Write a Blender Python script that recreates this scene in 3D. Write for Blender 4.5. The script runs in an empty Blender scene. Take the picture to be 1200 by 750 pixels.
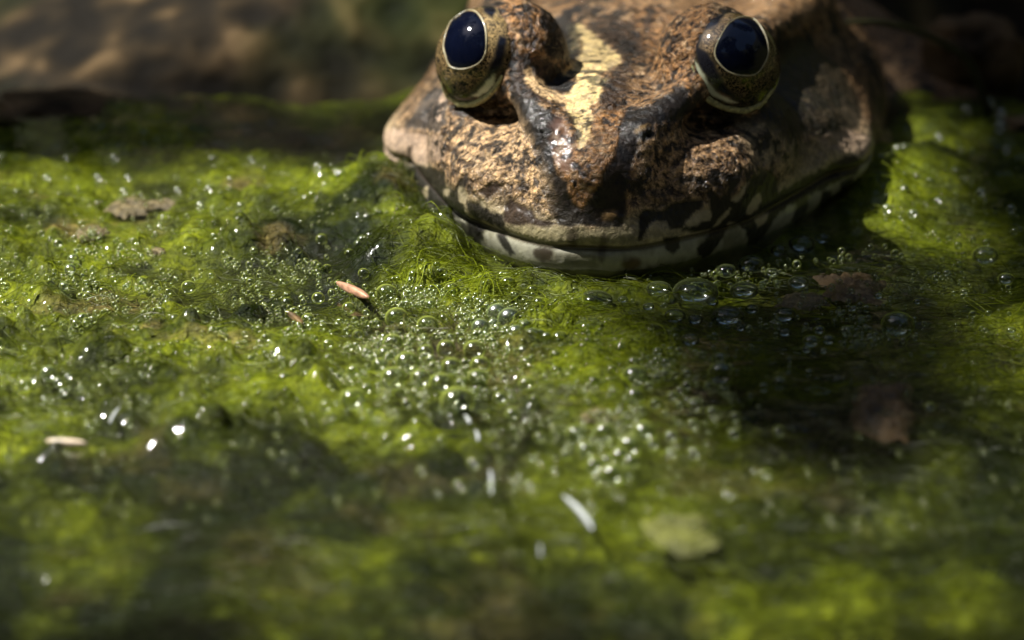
import bpy, math, random
import numpy as np
from mathutils import Vector, Matrix
random.seed(7)
RNG = np.random.default_rng(11)
MM = 0.001                      # everything below is laid out in millimetres, built in metres
scene = bpy.context.scene
col = scene.collection

# ------------------------------------------------------------------ camera
TH = math.radians(16.0)         # camera looks down at the pond by this angle
DIST = 400.0                    # camera to the chin of the frog, mm
PPM = 15.0                      # photo pixels per mm at that distance
VIEW = np.array([0, math.cos(TH), -math.sin(TH)])
UPV = np.array([0, math.sin(TH), math.cos(TH)])
RIGHT = np.array([1.0, 0, 0])
CEN = RIGHT*(-90/PPM) + UPV*(-50/PPM)
CAM = CEN - VIEW*DIST
FPX = DIST*PPM                  # focal length in photo pixels

cam_d = bpy.data.cameras.new('camera')
cam = bpy.data.objects.new('camera', cam_d); col.objects.link(cam)
cam.location = Vector(CAM*MM)
cam.rotation_euler = (math.pi/2 - TH, 0, 0)
cam_d.sensor_width = 36.0
cam_d.lens = 36.0*FPX/1200.0
cam_d.clip_start = 0.02; cam_d.clip_end = 200.0
cam_d.dof.use_dof = True
cam_d.dof.focus_distance = (DIST-4.0)*MM
cam_d.dof.aperture_fstop = 32.0
cam_d.dof.aperture_blades = 8
scene.camera = cam

# ------------------------------------------------------------------ sky and sun
SUN = np.array([-0.52, 0.08, 0.84]); SUN /= np.linalg.norm(SUN)
world = bpy.data.worlds.new('World'); scene.world = world; world.use_nodes = True
wn = world.node_tree
bg = wn.nodes['Background']
sky = wn.nodes.new('ShaderNodeTexSky'); sky.sky_type = 'NISHITA'; sky.sun_disc = False
sky.sun_elevation = math.asin(SUN[2])
sky.sun_rotation = math.atan2(SUN[0], SUN[1])
wn.links.new(sky.outputs[0], bg.inputs[0]); bg.inputs[1].default_value = 0.05
sun_d = bpy.data.lights.new('sun', 'SUN'); sun_d.energy = 5.0; sun_d.angle = math.radians(0.53)
sun_d.color = (1.0, 0.97, 0.91)
sun = bpy.data.objects.new('sun', sun_d); col.objects.link(sun)
sun.rotation_euler = Vector(SUN).to_track_quat('Z', 'Y').to_euler()
sun.location = Vector(SUN)*3
scene.view_settings.view_transform = 'Standard'
scene.view_settings.look = 'None'
scene.view_settings.exposure = 1.1
scene.view_settings.gamma = 1.0
scene.cycles.max_bounces = 10
scene.cycles.transparent_max_bounces = 24

# ------------------------------------------------------------------ helpers
def project(P):
    """world mm -> photo pixel (1200 x 750)"""
    d = P - CAM
    z = d@VIEW
    return np.stack([600 + FPX*(d@RIGHT)/z, 375 - FPX*(d@UPV)/z], -1)

def ray(u, v):
    d = VIEW + RIGHT*((u-600)/FPX) - UPV*((v-375)/FPX)
    return d/np.linalg.norm(d)

def ground_at(u, v, z=0.0):
    """the point of the level plane at height z (mm) seen at a photo pixel"""
    d = ray(u, v); return CAM + d*((z-CAM[2])/d[2])

def at_y(u, v, y):
    d = ray(u, v); return CAM + d*((y-CAM[1])/d[1])

def on_sphere(u, v, c, r):
    d = ray(u, v); oc = CAM - c
    b = oc@d; q = b*b - (oc@oc - r*r)
    if q < 0:
        p = CAM - d*b
        return c + (p-c)/np.linalg.norm(p-c)*r
    return CAM + d*(-b-math.sqrt(q))

def _h(ix, iy, iz, s):
    n = (ix.astype(np.int64)*374761393 + iy.astype(np.int64)*668265263 + iz.astype(np.int64)*2147483647*3 + s*1274126177) & 0xffffffff
    n = ((n ^ (n >> 13))*1274126177) & 0xffffffff
    n = ((n ^ (n >> 16))*2246822519) & 0xffffffff
    return ((n ^ (n >> 15)) & 0xffff)/65535.0

def vnoise(x, y, z=None, s=0):
    if z is None: z = np.zeros_like(x)
    ix, iy, iz = np.floor(x), np.floor(y), np.floor(z)
    fx, fy, fz = x-ix, y-iy, z-iz
    fx = fx*fx*fx*(fx*(fx*6-15)+10); fy = fy*fy*fy*(fy*(fy*6-15)+10); fz = fz*fz*(3-2*fz)
    r = 0
    for a in (0, 1):
        for b in (0, 1):
            for c in (0, 1):
                w = (fx if a else 1-fx)*(fy if b else 1-fy)*(fz if c else 1-fz)
                r = r + w*_h(ix+a, iy+b, iz+c, s)
    return r*2-1

def fbm(x, y, z=None, o=4, s=0):
    r, a, t = 0, 1.0, 0
    for i in range(o):
        r = r + a*vnoise(x, y, z, s+i*17); t += a; a *= 0.5
        x = x*2.03+3.1; y = y*2.03+7.7
        if z is not None: z = z*2.03+1.3
    return r/t

def sstep(a, b, x):
    t = np.clip((x-a)/(b-a), 0, 1); return t*t*(3-2*t)

def mesh(name, V, F, mat, origin=(0, 0, 0), parent=None, cols=None, smooth=True, porigin=None):
    """one mesh object from mm arrays; F is (n,3), (n,4) or a list of both"""
    V = np.asarray(V, float); origin = np.asarray(origin, float)
    Fs = F if isinstance(F, list) else [F]
    Fs = [np.asarray(f, np.int64) for f in Fs if len(f)]
    me = bpy.data.meshes.new(name)
    me.vertices.add(len(V)); me.vertices.foreach_set('co', ((V-origin)*MM).astype(np.float32).ravel())
    loops = np.concatenate([f.ravel() for f in Fs]); tot = np.concatenate([np.full(len(f), f.shape[1]) for f in Fs])
    me.loops.add(len(loops)); me.loops.foreach_set('vertex_index', loops.astype(np.int32))
    me.polygons.add(len(tot))
    start = np.concatenate([[0], np.cumsum(tot)[:-1]])
    me.polygons.foreach_set('loop_start', start.astype(np.int32))
    me.update(calc_edges=True)
    me.polygons.foreach_set('use_smooth', np.full(len(tot), smooth))
    if cols is not None:
        at = me.attributes.new('col', 'FLOAT_COLOR', 'POINT')
        c = np.ones((len(V), 4), np.float32); c[:, :cols.shape[1]] = cols
        at.data.foreach_set('color', c.ravel())
    me.materials.append(mat); me.validate()
    o = bpy.data.objects.new(name, me); col.objects.link(o)
    if parent is not None:
        o.parent = parent
        o.location = Vector((origin-np.asarray(porigin if porigin is not None else origin, float))*MM)
    else:
        o.location = Vector(origin*MM)
    return o

def empty(name, origin):
    o = bpy.data.objects.new(name, None); col.objects.link(o); o.location = Vector(np.asarray(origin)*MM)
    o.empty_display_size = 0.005
    return o

def tag(o, label, cat, group=None):
    o['label'] = label; o['category'] = cat
    if group: o['group'] = group
    return o

def tubes(P, R, sides=3, caps=False):
    """P (n,k,3) paths, R (n,k) radii -> verts, quads"""
    n, k, _ = P.shape
    T = np.gradient(P, axis=1); T /= np.linalg.norm(T, axis=2, keepdims=True)+1e-9
    ref = np.zeros_like(T); ref[..., 2] = 1.0
    par = np.abs(T[..., 2]) > 0.9
    ref[par] = (1, 0, 0)
    A = np.cross(T, ref); A /= np.linalg.norm(A, axis=2, keepdims=True)+1e-9
    B = np.cross(T, A)
    ang = np.arange(sides)*2*math.pi/sides
    V = P[:, :, None] + R[:, :, None, None]*(A[:, :, None]*np.cos(ang)[None, None, :, None] + B[:, :, None]*np.sin(ang)[None, None, :, None])
    idx = np.arange(n*k*sides).reshape(n, k, sides)
    a = idx[:, :-1]; b = idx[:, 1:]
    Q = np.stack([a, np.roll(a, -1, 2), np.roll(b, -1, 2), b], -1).reshape(-1, 4)
    return V.reshape(-1, 3), Q

def grid_faces(nx, ny):
    i = np.arange(nx*ny).reshape(nx, ny)
    return np.stack([i[:-1, :-1], i[1:, :-1], i[1:, 1:], i[:-1, 1:]], -1).reshape(-1, 4)

# ------------------------------------------------------------------ materials
def nt(name):
    m = bpy.data.materials.new(name); m.use_nodes = True
    t = m.node_tree; t.nodes.clear()
    return m, t, t.nodes.new('ShaderNodeOutputMaterial')

def N(t, kind, **kw):
    n = t.nodes.new('ShaderNode'+kind)
    for k, v in kw.items():
        if hasattr(n, k): setattr(n, k, v)
        else: n.inputs[k.replace('_', ' ')].default_value = v
    return n

def L(t, a, b): t.links.new(a, b)

def ramp(t, fac, stops):
    r = t.nodes.new('ShaderNodeValToRGB'); L(t, fac, r.inputs[0])
    e = r.color_ramp.elements
    while len(e) < len(stops): e.new(0.5)
    for s, (p, c) in zip(e, stops):
        s.position = p; s.color = (c[0], c[1], c[2], 1) if not isinstance(c, float) else (c, c, c, 1)
    return r.outputs[0]

def mul(t, a, b, fac=1.0, mode='MULTIPLY'):
    m = t.nodes.new('ShaderNodeMix'); m.data_type = 'RGBA'; m.blend_type = mode
    m.inputs[0].default_value = fac
    L(t, a, m.inputs[6]); L(t, b, m.inputs[7]); return m.outputs[2]

def skin_material():
    m, t, out = nt('frog_skin')
    a = N(t, 'Attribute', attribute_name='col')
    tc = N(t, 'TexCoord')
    n1 = N(t, 'TexNoise', Scale=3200.0, Detail=4.0, Roughness=0.7); L(t, tc.outputs['Object'], n1.inputs['Vector'])
    v1 = N(t, 'TexVoronoi', Scale=1500.0); L(t, tc.outputs['Object'], v1.inputs['Vector'])
    n2 = N(t, 'TexNoise', Scale=900.0, Detail=3.0); L(t, tc.outputs['Object'], n2.inputs['Vector'])
    speck = ramp(t, n1.outputs[0], [(0.38, (0.30, 0.27, 0.24)), (0.50, (0.90, 0.88, 0.85)), (0.64, (1.45, 1.38, 1.28))])
    n3 = N(t, 'TexNoise', Scale=1250.0, Detail=3.0, Roughness=0.6, Distortion=0.6); L(t, tc.outputs['Object'], n3.inputs['Vector'])
    clump = ramp(t, n3.outputs[0], [(0.38, (0.12, 0.10, 0.09)), (0.46, (0.85, 0.82, 0.8)), (0.62, (1.5, 1.45, 1.35))])
    speck = mul(t, speck, clump)
    broad = ramp(t, n2.outputs[0], [(0.3, (0.75, 0.72, 0.7)), (0.7, (1.2, 1.15, 1.1))])
    mm = t.nodes.new('ShaderNodeMix'); mm.data_type = 'RGBA'; mm.blend_type = 'MULTIPLY'
    L(t, a.outputs['Alpha'], mm.inputs[0]); L(t, a.outputs['Color'], mm.inputs[6]); L(t, speck, mm.inputs[7])
    c = mul(t, mm.outputs[2], broad, 0.8)
    bs = N(t, 'BsdfPrincipled', Roughness=0.5)
    L(t, c, bs.inputs['Base Color'])
    bs.inputs['Specular IOR Level'].default_value = 0.2
    iv = N(t, 'Math', operation='SUBTRACT'); iv.inputs[0].default_value = 1.0; L(t, a.outputs['Alpha'], iv.inputs[1])
    p4 = N(t, 'Math', operation='POWER', use_clamp=True); L(t, iv.outputs[0], p4.inputs[0]); p4.inputs[1].default_value = 5.0
    cw = N(t, 'Math', operation='MULTIPLY_ADD', use_clamp=True); L(t, p4.outputs[0], cw.inputs[0]); cw.inputs[1].default_value = 0.55; cw.inputs[2].default_value = 0.42
    L(t, cw.outputs[0], bs.inputs['Coat Weight']); bs.inputs['Coat Roughness'].default_value = 0.10
    bs.inputs['Coat IOR'].default_value = 1.4
    hs = N(t, 'Math', operation='MULTIPLY_ADD'); L(t, n1.outputs[0], hs.inputs[0]); hs.inputs[1].default_value = 0.45; L(t, n3.outputs[0], hs.inputs[2])
    h = N(t, 'Math', operation='ADD'); L(t, hs.outputs[0], h.inputs[0])
    h2 = N(t, 'Math', operation='MULTIPLY'); L(t, v1.outputs['Distance'], h2.inputs[0]); h2.inputs[1].default_value = -0.5
    L(t, h2.outputs[0], h.inputs[1])
    h3 = N(t, 'Math', operation='MULTIPLY'); L(t, h.outputs[0], h3.inputs[0]); L(t, a.outputs['Alpha'], h3.inputs[1])
    b = N(t, 'Bump', Strength=1.0, Distance=0.0005); L(t, h3.outputs[0], b.inputs['Height'])
    L(t, b.outputs[0], bs.inputs['Normal']); L(t, b.outputs[0], bs.inputs['Coat Normal'])
    L(t, bs.outputs[0], out.inputs[0]); return m

def eye_material():
    m, t, out = nt('iris')
    a = N(t, 'Attribute', attribute_name='col'); tc = N(t, 'TexCoord')
    n1 = N(t, 'TexNoise', Scale=1900.0, Detail=2.0, Distortion=2.2); L(t, tc.outputs['Object'], n1.inputs['Vector'])
    verm = ramp(t, n1.outputs[0], [(0.45, (0.02, 0.016, 0.012)), (0.50, (1.3, 1.2, 1.0)), (0.54, (0.9, 0.8, 0.65)), (0.57, (0.03, 0.025, 0.02))])
    mm = t.nodes.new('ShaderNodeMix'); mm.data_type = 'RGBA'; mm.blend_type = 'MULTIPLY'
    L(t, a.outputs['Alpha'], mm.inputs[0]); L(t, a.outputs['Color'], mm.inputs[6]); L(t, verm, mm.inputs[7])
    bs = N(t, 'BsdfPrincipled', Roughness=0.5); bs.inputs['Specular IOR Level'].default_value = 0.1; L(t, mm.outputs[2], bs.inputs['Base Color'])
    bs.inputs['Coat Weight'].default_value = 1.0; bs.inputs['Coat Roughness'].default_value = 0.05
    L(t, bs.outputs[0], out.inputs[0]); return m

def plain(name, colr, rough=0.4, coat=0.0, bump=None, var=None, spec=0.5):
    """one tone with procedural mottling"""
    m, t, out = nt(name)
    tc = N(t, 'TexCoord'); bs = N(t, 'BsdfPrincipled', Roughness=rough)
    bs.inputs['Specular IOR Level'].default_value = spec
    bs.inputs['Coat Weight'].default_value = coat; bs.inputs['Coat Roughness'].default_value = 0.06
    sc, lo, hi = var or (700.0, 0.8, 1.2)
    n = N(t, 'TexNoise', Scale=sc, Detail=4.0); L(t, tc.outputs['Object'], n.inputs['Vector'])
    c = ramp(t, n.outputs[0], [(0.3, tuple(x*lo for x in colr)), (0.7, tuple(x*hi for x in colr))])
    L(t, c, bs.inputs['Base Color'])
    if bump:
        n2 = N(t, 'TexNoise', Scale=bump[0], Detail=5.0, Roughness=0.65); L(t, tc.outputs['Object'], n2.inputs['Vector'])
        b = N(t, 'Bump', Strength=0.8, Distance=bump[1]); L(t, n2.outputs[0], b.inputs['Height']); L(t, b.outputs[0], bs.inputs['Normal'])
    L(t, bs.outputs[0], out.inputs[0]); return m

def algae_material():
    m, t, out = nt('algae')
    a = N(t, 'Attribute', attribute_name='col'); tc = N(t, 'TexCoord')
    mp = N(t, 'Mapping'); mp.inputs['Scale'].default_value = (1, 0.6, 1); L(t, tc.outputs['Object'], mp.inputs[0])
    n1 = N(t, 'TexNoise', Scale=1500.0, Detail=5.0, Roughness=0.68, Distortion=0.8); L(t, mp.outputs[0], n1.inputs['Vector'])
    n2 = N(t, 'TexNoise', Scale=380.0, Detail=3.0, Distortion=1.0); L(t, mp.outputs[0], n2.inputs['Vector'])
    f = ramp(t, n1.outputs[0], [(0.3, (0.35, 0.40, 0.35)), (0.5, (0.95, 0.95, 0.9)), (0.7, (1.7, 1.6, 1.5))])
    g = ramp(t, n2.outputs[0], [(0.3, (0.6, 0.65, 0.6)), (0.7, (1.3, 1.25, 1.2))])
    c = mul(t, mul(t, a.outputs['Color'], f), g)
    bs = N(t, 'BsdfPrincipled', Roughness=0.4); L(t, c, bs.inputs['Base Color'])
    bs.inputs['Specular IOR Level'].default_value = 0.15
    bs.inputs['Coat Weight'].default_value = 0.7; bs.inputs['Coat Roughness'].default_value = 0.07; bs.inputs['Coat IOR'].default_value = 1.33
    b = N(t, 'Bump', Strength=1.0, Distance=0.0005); L(t, n1.outputs[0], b.inputs['Height'])
    L(t, b.outputs[0], bs.inputs['Normal'])
    tr = N(t, 'BsdfTranslucent'); L(t, c, tr.inputs[0])
    mx = N(t, 'MixShader'); mx.inputs[0].default_value = 0.2; L(t, bs.outputs[0], mx.inputs[1]); L(t, tr.outputs[0], mx.inputs[2])
    L(t, mx.outputs[0], out.inputs[0]); return m

def strand_material(name, trans=0.4, rough=0.3):
    m, t, out = nt(name)
    a = N(t, 'Attribute', attribute_name='col'); tc = N(t, 'TexCoord')
    n = N(t, 'TexNoise', Scale=900.0); L(t, tc.outputs['Object'], n.inputs['Vector'])
    c = mul(t, a.outputs['Color'], ramp(t, n.outputs[0], [(0.3, (0.6, 0.6, 0.6)), (0.7, (1.3, 1.3, 1.3))]))
    bs = N(t, 'BsdfPrincipled', Roughness=rough); L(t, c, bs.inputs['Base Color']); bs.inputs['Specular IOR Level'].default_value = 0.22
    tr = N(t, 'BsdfTranslucent'); L(t, c, tr.inputs[0])
    mx = N(t, 'MixShader'); mx.inputs[0].default_value = trans; L(t, bs.outputs[0], mx.inputs[1]); L(t, tr.outputs[0], mx.inputs[2])
    L(t, mx.outputs[0], out.inputs[0]); return m

def film_material(name, ior, rough, tint=(1, 1, 1), bump=None, boost=0.0, rim=None):
    """thin clear film: see-through with a Fresnel mirror on it"""
    m, t, out = nt(name)
    tr = N(t, 'BsdfTransparent'); tr.inputs[0].default_value = (*tint, 1)
    gl = N(t, 'BsdfGlossy', Roughness=rough)
    fr = N(t, 'Fresnel', IOR=ior)
    if bump:
        tc = N(t, 'TexCoord')
        n = N(t, 'TexNoise', Scale=bump[0], Detail=bump[2]); L(t, tc.outputs['Object'], n.inputs['Vector'])
        b = N(t, 'Bump', Strength=1.0, Distance=bump[1]); L(t, n.outputs[0], b.inputs['Height'])
        L(t, b.outputs[0], gl.inputs['Normal']); L(t, b.outputs[0], fr.inputs['Normal'])
    f = fr.outputs[0]
    if boost:
        ad = N(t, 'Math', operation='ADD', use_clamp=True); L(t, f, ad.inputs[0]); ad.inputs[1].default_value = boost; f = ad.outputs[0]
    mx = N(t, 'MixShader'); L(t, f, mx.inputs[0]); L(t, tr.outputs[0], mx.inputs[1]); L(t, gl.outputs[0], mx.inputs[2])
    res = mx.outputs[0]
    if rim:      # light refracted from the lit algae, put into colour along the bubble edge
        lw = N(t, 'LayerWeight', Blend=0.5); pw = N(t, 'Math', operation='POWER'); L(t, lw.outputs['Facing'], pw.inputs[0]); pw.inputs[1].default_value = 2.6
        sc = N(t, 'Math', operation='MULTIPLY'); L(t, pw.outputs[0], sc.inputs[0]); sc.inputs[1].default_value = 0.85
        df = N(t, 'BsdfDiffuse'); df.inputs[0].default_value = (*rim, 1); tl = N(t, 'BsdfTranslucent'); tl.inputs[0].default_value = (*rim, 1)
        ms = N(t, 'MixShader'); ms.inputs[0].default_value = 0.5; L(t, df.outputs[0], ms.inputs[1]); L(t, tl.outputs[0], ms.inputs[2])
        m2 = N(t, 'MixShader'); L(t, sc.outputs[0], m2.inputs[0]); L(t, res, m2.inputs[1]); L(t, ms.outputs[0], m2.inputs[2]); res = m2.outputs[0]
    L(t, res, out.inputs[0]); return m

def ground_material():
    m, t, out = nt('bank_mud')
    tc = N(t, 'TexCoord')
    n1 = N(t, 'TexNoise', Scale=210.0, Detail=1.5, Roughness=0.45); L(t, tc.outputs['Object'], n1.inputs['Vector'])
    n2 = N(t, 'TexNoise', Scale=22.0, Detail=3.0); L(t, tc.outputs['Object'], n2.inputs['Vector'])
    mud = ramp(t, n1.outputs[0], [(0.36, (0.005, 0.0035, 0.0015)), (0.48, (0.013, 0.009, 0.004)), (0.58, (0.032, 0.021, 0.009)), (0.70, (0.095, 0.062, 0.029))])
    grn = ramp(t, n1.outputs[0], [(0.3, (0.006, 0.010, 0.001)), (0.7, (0.028, 0.040, 0.003))])
    msk = ramp(t, n2.outputs[0], [(0.44, 0.0), (0.56, 1.0)])
    mx = t.nodes.new('ShaderNodeMix'); mx.data_type = 'RGBA'; L(t, msk, mx.inputs[0]); L(t, mud, mx.inputs[6]); L(t, grn, mx.inputs[7])
    bs = N(t, 'BsdfPrincipled', Roughness=0.85); bs.inputs['Specular IOR Level'].default_value = 0.12; L(t, mx.outputs[2], bs.inputs['Base Color'])
    b = N(t, 'Bump', Strength=0.6, Distance=0.003); L(t, n1.outputs[0], b.inputs['Height']); L(t, b.outputs[0], bs.inputs['Normal'])
    L(t, bs.outputs[0], out.inputs[0]); return m

M_SKIN = skin_material(); M_EYE = eye_material()
M_PUPIL = plain('pupil', (0.002, 0.003, 0.009), 0.05, 0.0, spec=0.4)
M_RING = plain('pupil_ring', (0.42, 0.37, 0.23), 0.3, 0.6, var=(3000.0, 0.75, 1.2))
M_LID = plain('eyelid', (0.34, 0.31, 0.13), 0.4, 0.3, bump=(4500.0, 0.00012), var=(4000.0, 0.35, 1.35))
M_ALGAE = algae_material(); M_STRAND = strand_material('algae_strand')
M_BLADE = strand_material('grass_blade', 0.3, 0.45)
M_WATER = film_material('water', 1.33, 0.04, bump=(420.0, 0.00010, 3.0))
M_BUBBLE = film_material('bubble', 1.36, 0.13, tint=(0.86, 0.89, 0.80), boost=0.04, rim=(0.52, 0.60, 0.12))
M_SPARK = film_material('glinting_bubble', 1.5, 0.2, tint=(0.97, 0.99, 0.96), boost=0.08, rim=(0.40, 0.50, 0.16))
M_GLINT = film_material('bright_bubble', 1.5, 0.26, tint=(0.9, 0.95, 0.9), boost=0.15, rim=(0.40, 0.50, 0.16))
M_CLEAR_BUB = film_material('clear_bubble', 1.33, 0.12, tint=(0.93, 0.96, 0.92), boost=0.01, rim=(0.16, 0.19, 0.07))
M_GROUND = ground_material()

# ------------------------------------------------------------------ ground and water
def axis(core0, core1, step, far, grow=1.12):
    a = list(np.arange(core0, core1+1e-6, step)); s = step
    lo, hi = [], []
    x = core0; s = step
    while x > -far: s *= grow; x -= s; lo.append(x)
    x = core1; s = step
    while x < far: s *= grow; x += s; hi.append(x)
    return np.array(lo[::-1]+a+hi)

gx = axis(-120, 120, 3.0, 40000, 1.16); gy = axis(20, 220, 3.0, 40000, 1.16)
GX, GY = np.meshgrid(gx, gy, indexing='ij')
def ground_height(x, y):
    line = 78 + 8*fbm(x/45, x*0+3.3, o=3, s=5) + 0.0006*np.minimum(np.abs(x), 400)**2*-0.2
    d = y - line
    bank = np.where(d > 0, 5*(1-np.exp(-np.maximum(d, 0)/26)) + 0.16*np.clip(d, 0, 260) + 0.55*np.clip(d-260, 0, 900), np.maximum(d*0.5, -26))
    r = np.sqrt(x*x + y*y)
    rim = sstep(700, 3000, r)*2600*(1-0.0*r)  # raised ring all around, added to block low sky light
    rough = 5.0*fbm(x/22, y/22, o=4, s=9)*sstep(-30, 30, d) + 60*fbm(x/900, y/900, o=3, s=3)*sstep(300, 1500, r)
    return np.maximum(bank, -26+rim) + rough + 10*np.exp(-((x+16)/24)**2-((y-80)/17)**2) + 5*np.exp(-((x+36)/16)**2-((y-68)/10)**2) + 8*np.exp(-((x-42)/14)**2-((y-84)/14)**2) + 3.0*fbm(x/70, y/60, o=2, s=19)*sstep(0, 40, d)
GZ = ground_height(GX, GY)
g = mesh('ground', np.stack([GX, GY, GZ], -1).reshape(-1, 3), grid_faces(len(gx), len(gy)), M_GROUND)
g['kind'] = 'structure'

wx = axis(-60, 55, 0.5, 3000, 1.2); wy = axis(-110, 70, 0.6, 3000, 1.2)
WX, WY = np.meshgrid(wx, wy, indexing='ij')
WZ = 0.10*fbm(WX/7, WY/9, o=3, s=21) + 0.05*fbm(WX/2.2, WY/2.8, o=2, s=22)
# ------------------------------------------------------------------ algae mat
DOMES = []   # x, y, r: gas blisters that lift the mat
for u, v, r in [(537, 470, 23), (487, 500, 21), (345, 415, 18), (120, 410, 26), (300, 300, 16), (255, 420, 20), (60, 350, 18)]:
    p = ground_at(u, v); DOMES.append((p[0], p[1], r/PPM))
for i in range(520):
    u, v = RNG.uniform(-60, 700), 215+380*RNG.beta(1.3, 1.7)
    p = ground_at(u, v); DOMES.append((p[0], p[1], RNG.uniform(0.35, 1.0)))

def mat_height(x, y):
    h = -0.75 + 1.7*fbm(x/13, y/17, o=3, s=31) + 0.75*fbm(x/4.2, y/4.6, o=3, s=32) + 0.30*fbm(x/1.3, y/1.5, o=2, s=33)
    h -= 1.5*sstep(2, 12, x)*sstep(-75, -55, y)*(1-sstep(6, 14, y))*0.8
    h -= 2.6*sstep(-42, -75, y)
    h += 0.3*sstep(20, 40, y) - 3.5*sstep(60, 78, y)
    h += 2.3*np.exp(-((x+12.0)**2/18 + (y-8)**2/45)) + 2.9*np.exp(-((x+16.8)**2/18 + (y-23)**2/100)) + 1.6*np.exp(-((x-24)**2/14 + (y-24)**2/90))
    h += 1.1*np.exp(-((x+6)**2/60 + (y+3)**2/14)) + 0.7*np.exp(-((x-4)**2/60 + (y+2)**2/8))
    return h
def mat_full(x, y):
    h = mat_height(x, y)
    for dx, dy, dr in DOMES:
        q = (x-dx)**2 + (y-dy)**2
        k = np.where(q < dr*dr*1.6)
        if len(k[0]) == 0: continue
        qq = q[k]
        h[k] = h[k] + dr*0.75*np.sqrt(np.clip(1-qq/(dr*dr*1.6), 0, 1))
    return h
ax_ = axis(-52, 44, 0.34, 260, 1.1); ay_ = axis(-112, 60, 0.42, 190, 1.1)
AX, AY = np.meshgrid(ax_, ay_, indexing='ij')
AZ = mat_full(AX.copy(), AY)
AZ += 0.07*fbm(AX/0.6, AY/0.65, o=2, s=41)

def algae_colour(x, y):
    """pigment of the mat: fresh yellow green, olive, dark old growth and tan silt"""
    a = fbm(x/11, y/15, o=4, s=51); b = fbm(x/4, y/5, o=4, s=52); c = fbm(x/7, y/8, o=4, s=53)
    bright = np.array([0.185, 0.225, 0.008]); mid = np.array([0.070, 0.088, 0.004]); dark = np.array([0.011, 0.018, 0.001]); tan = np.array([0.24, 0.18, 0.070])
    t = np.clip(0.50 + 1.15*a + 0.8*b - 0.3*sstep(-30, -70, y), 0, 1)[..., None]
    r = np.where(t < 0.5, dark + (mid-dark)*(t*2), mid + (bright-mid)*(t*2-1))
    left = sstep(12, -6, x)*sstep(-70, -40, y)
    k = (sstep(0.22, 0.5, c)*(0.22+0.55*sstep(-8, -30, x)*sstep(-30, -5, y)))[..., None]
    r = r + (tan-r)*k
    return r
C = algae_colour(AX, AY)
m_ = mesh('algae_mat', np.stack([AX, AY, AZ], -1).reshape(-1, 3), grid_faces(len(ax_), len(ay_)), M_ALGAE, cols=C.reshape(-1, 3))
m_['kind'] = 'stuff'; tag(m_, 'bumpy green algae mat filling the shallow water around the frog', 'algae')

# ------------------------------------------------------------------ frog
YAW = math.radians(7.0)
CY, SY = math.cos(YAW), math.sin(YAW)
def to_world(P):
    P = np.asarray(P, float)
    return np.stack([P[..., 0]*CY + P[..., 1]*SY, -P[..., 0]*SY + P[..., 1]*CY, P[..., 2]], -1)
def to_local(P):
    P = np.asarray(P, float)
    return np.stack([P[..., 0]*CY - P[..., 1]*SY, P[..., 0]*SY + P[..., 1]*CY, P[..., 2]], -1)

def smin(a, b, k):
    h = np.clip(0.5+0.5*(b-a)/k, 0, 1); return b+(a-b)*h-k*h*(1-h)
def smax(a, b, k): return -smin(-a, -b, k)
def ell(x, y, z, c, r):
    px, py, pz = (x-c[0])/r[0], (y-c[1])/r[1], (z-c[2])/r[2]
    k0 = np.sqrt(px*px+py*py+pz*pz); k1 = np.sqrt((px/r[0])**2+(py/r[1])**2+(pz/r[2])**2)+1e-6
    return k0*(k0-1)/k1
def cap(x, y, z, a, b, ra, rb):
    a = np.array(a, float); b = np.array(b, float); d = b-a
    t = np.clip(((x-a[0])*d[0]+(y-a[1])*d[1]+(z-a[2])*d[2])/(d@d), 0, 1)
    return np.sqrt((x-a[0]-t*d[0])**2+(y-a[1]-t*d[1])**2+(z-a[2]-t*d[2])**2)-(ra+(rb-ra)*t)

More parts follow.
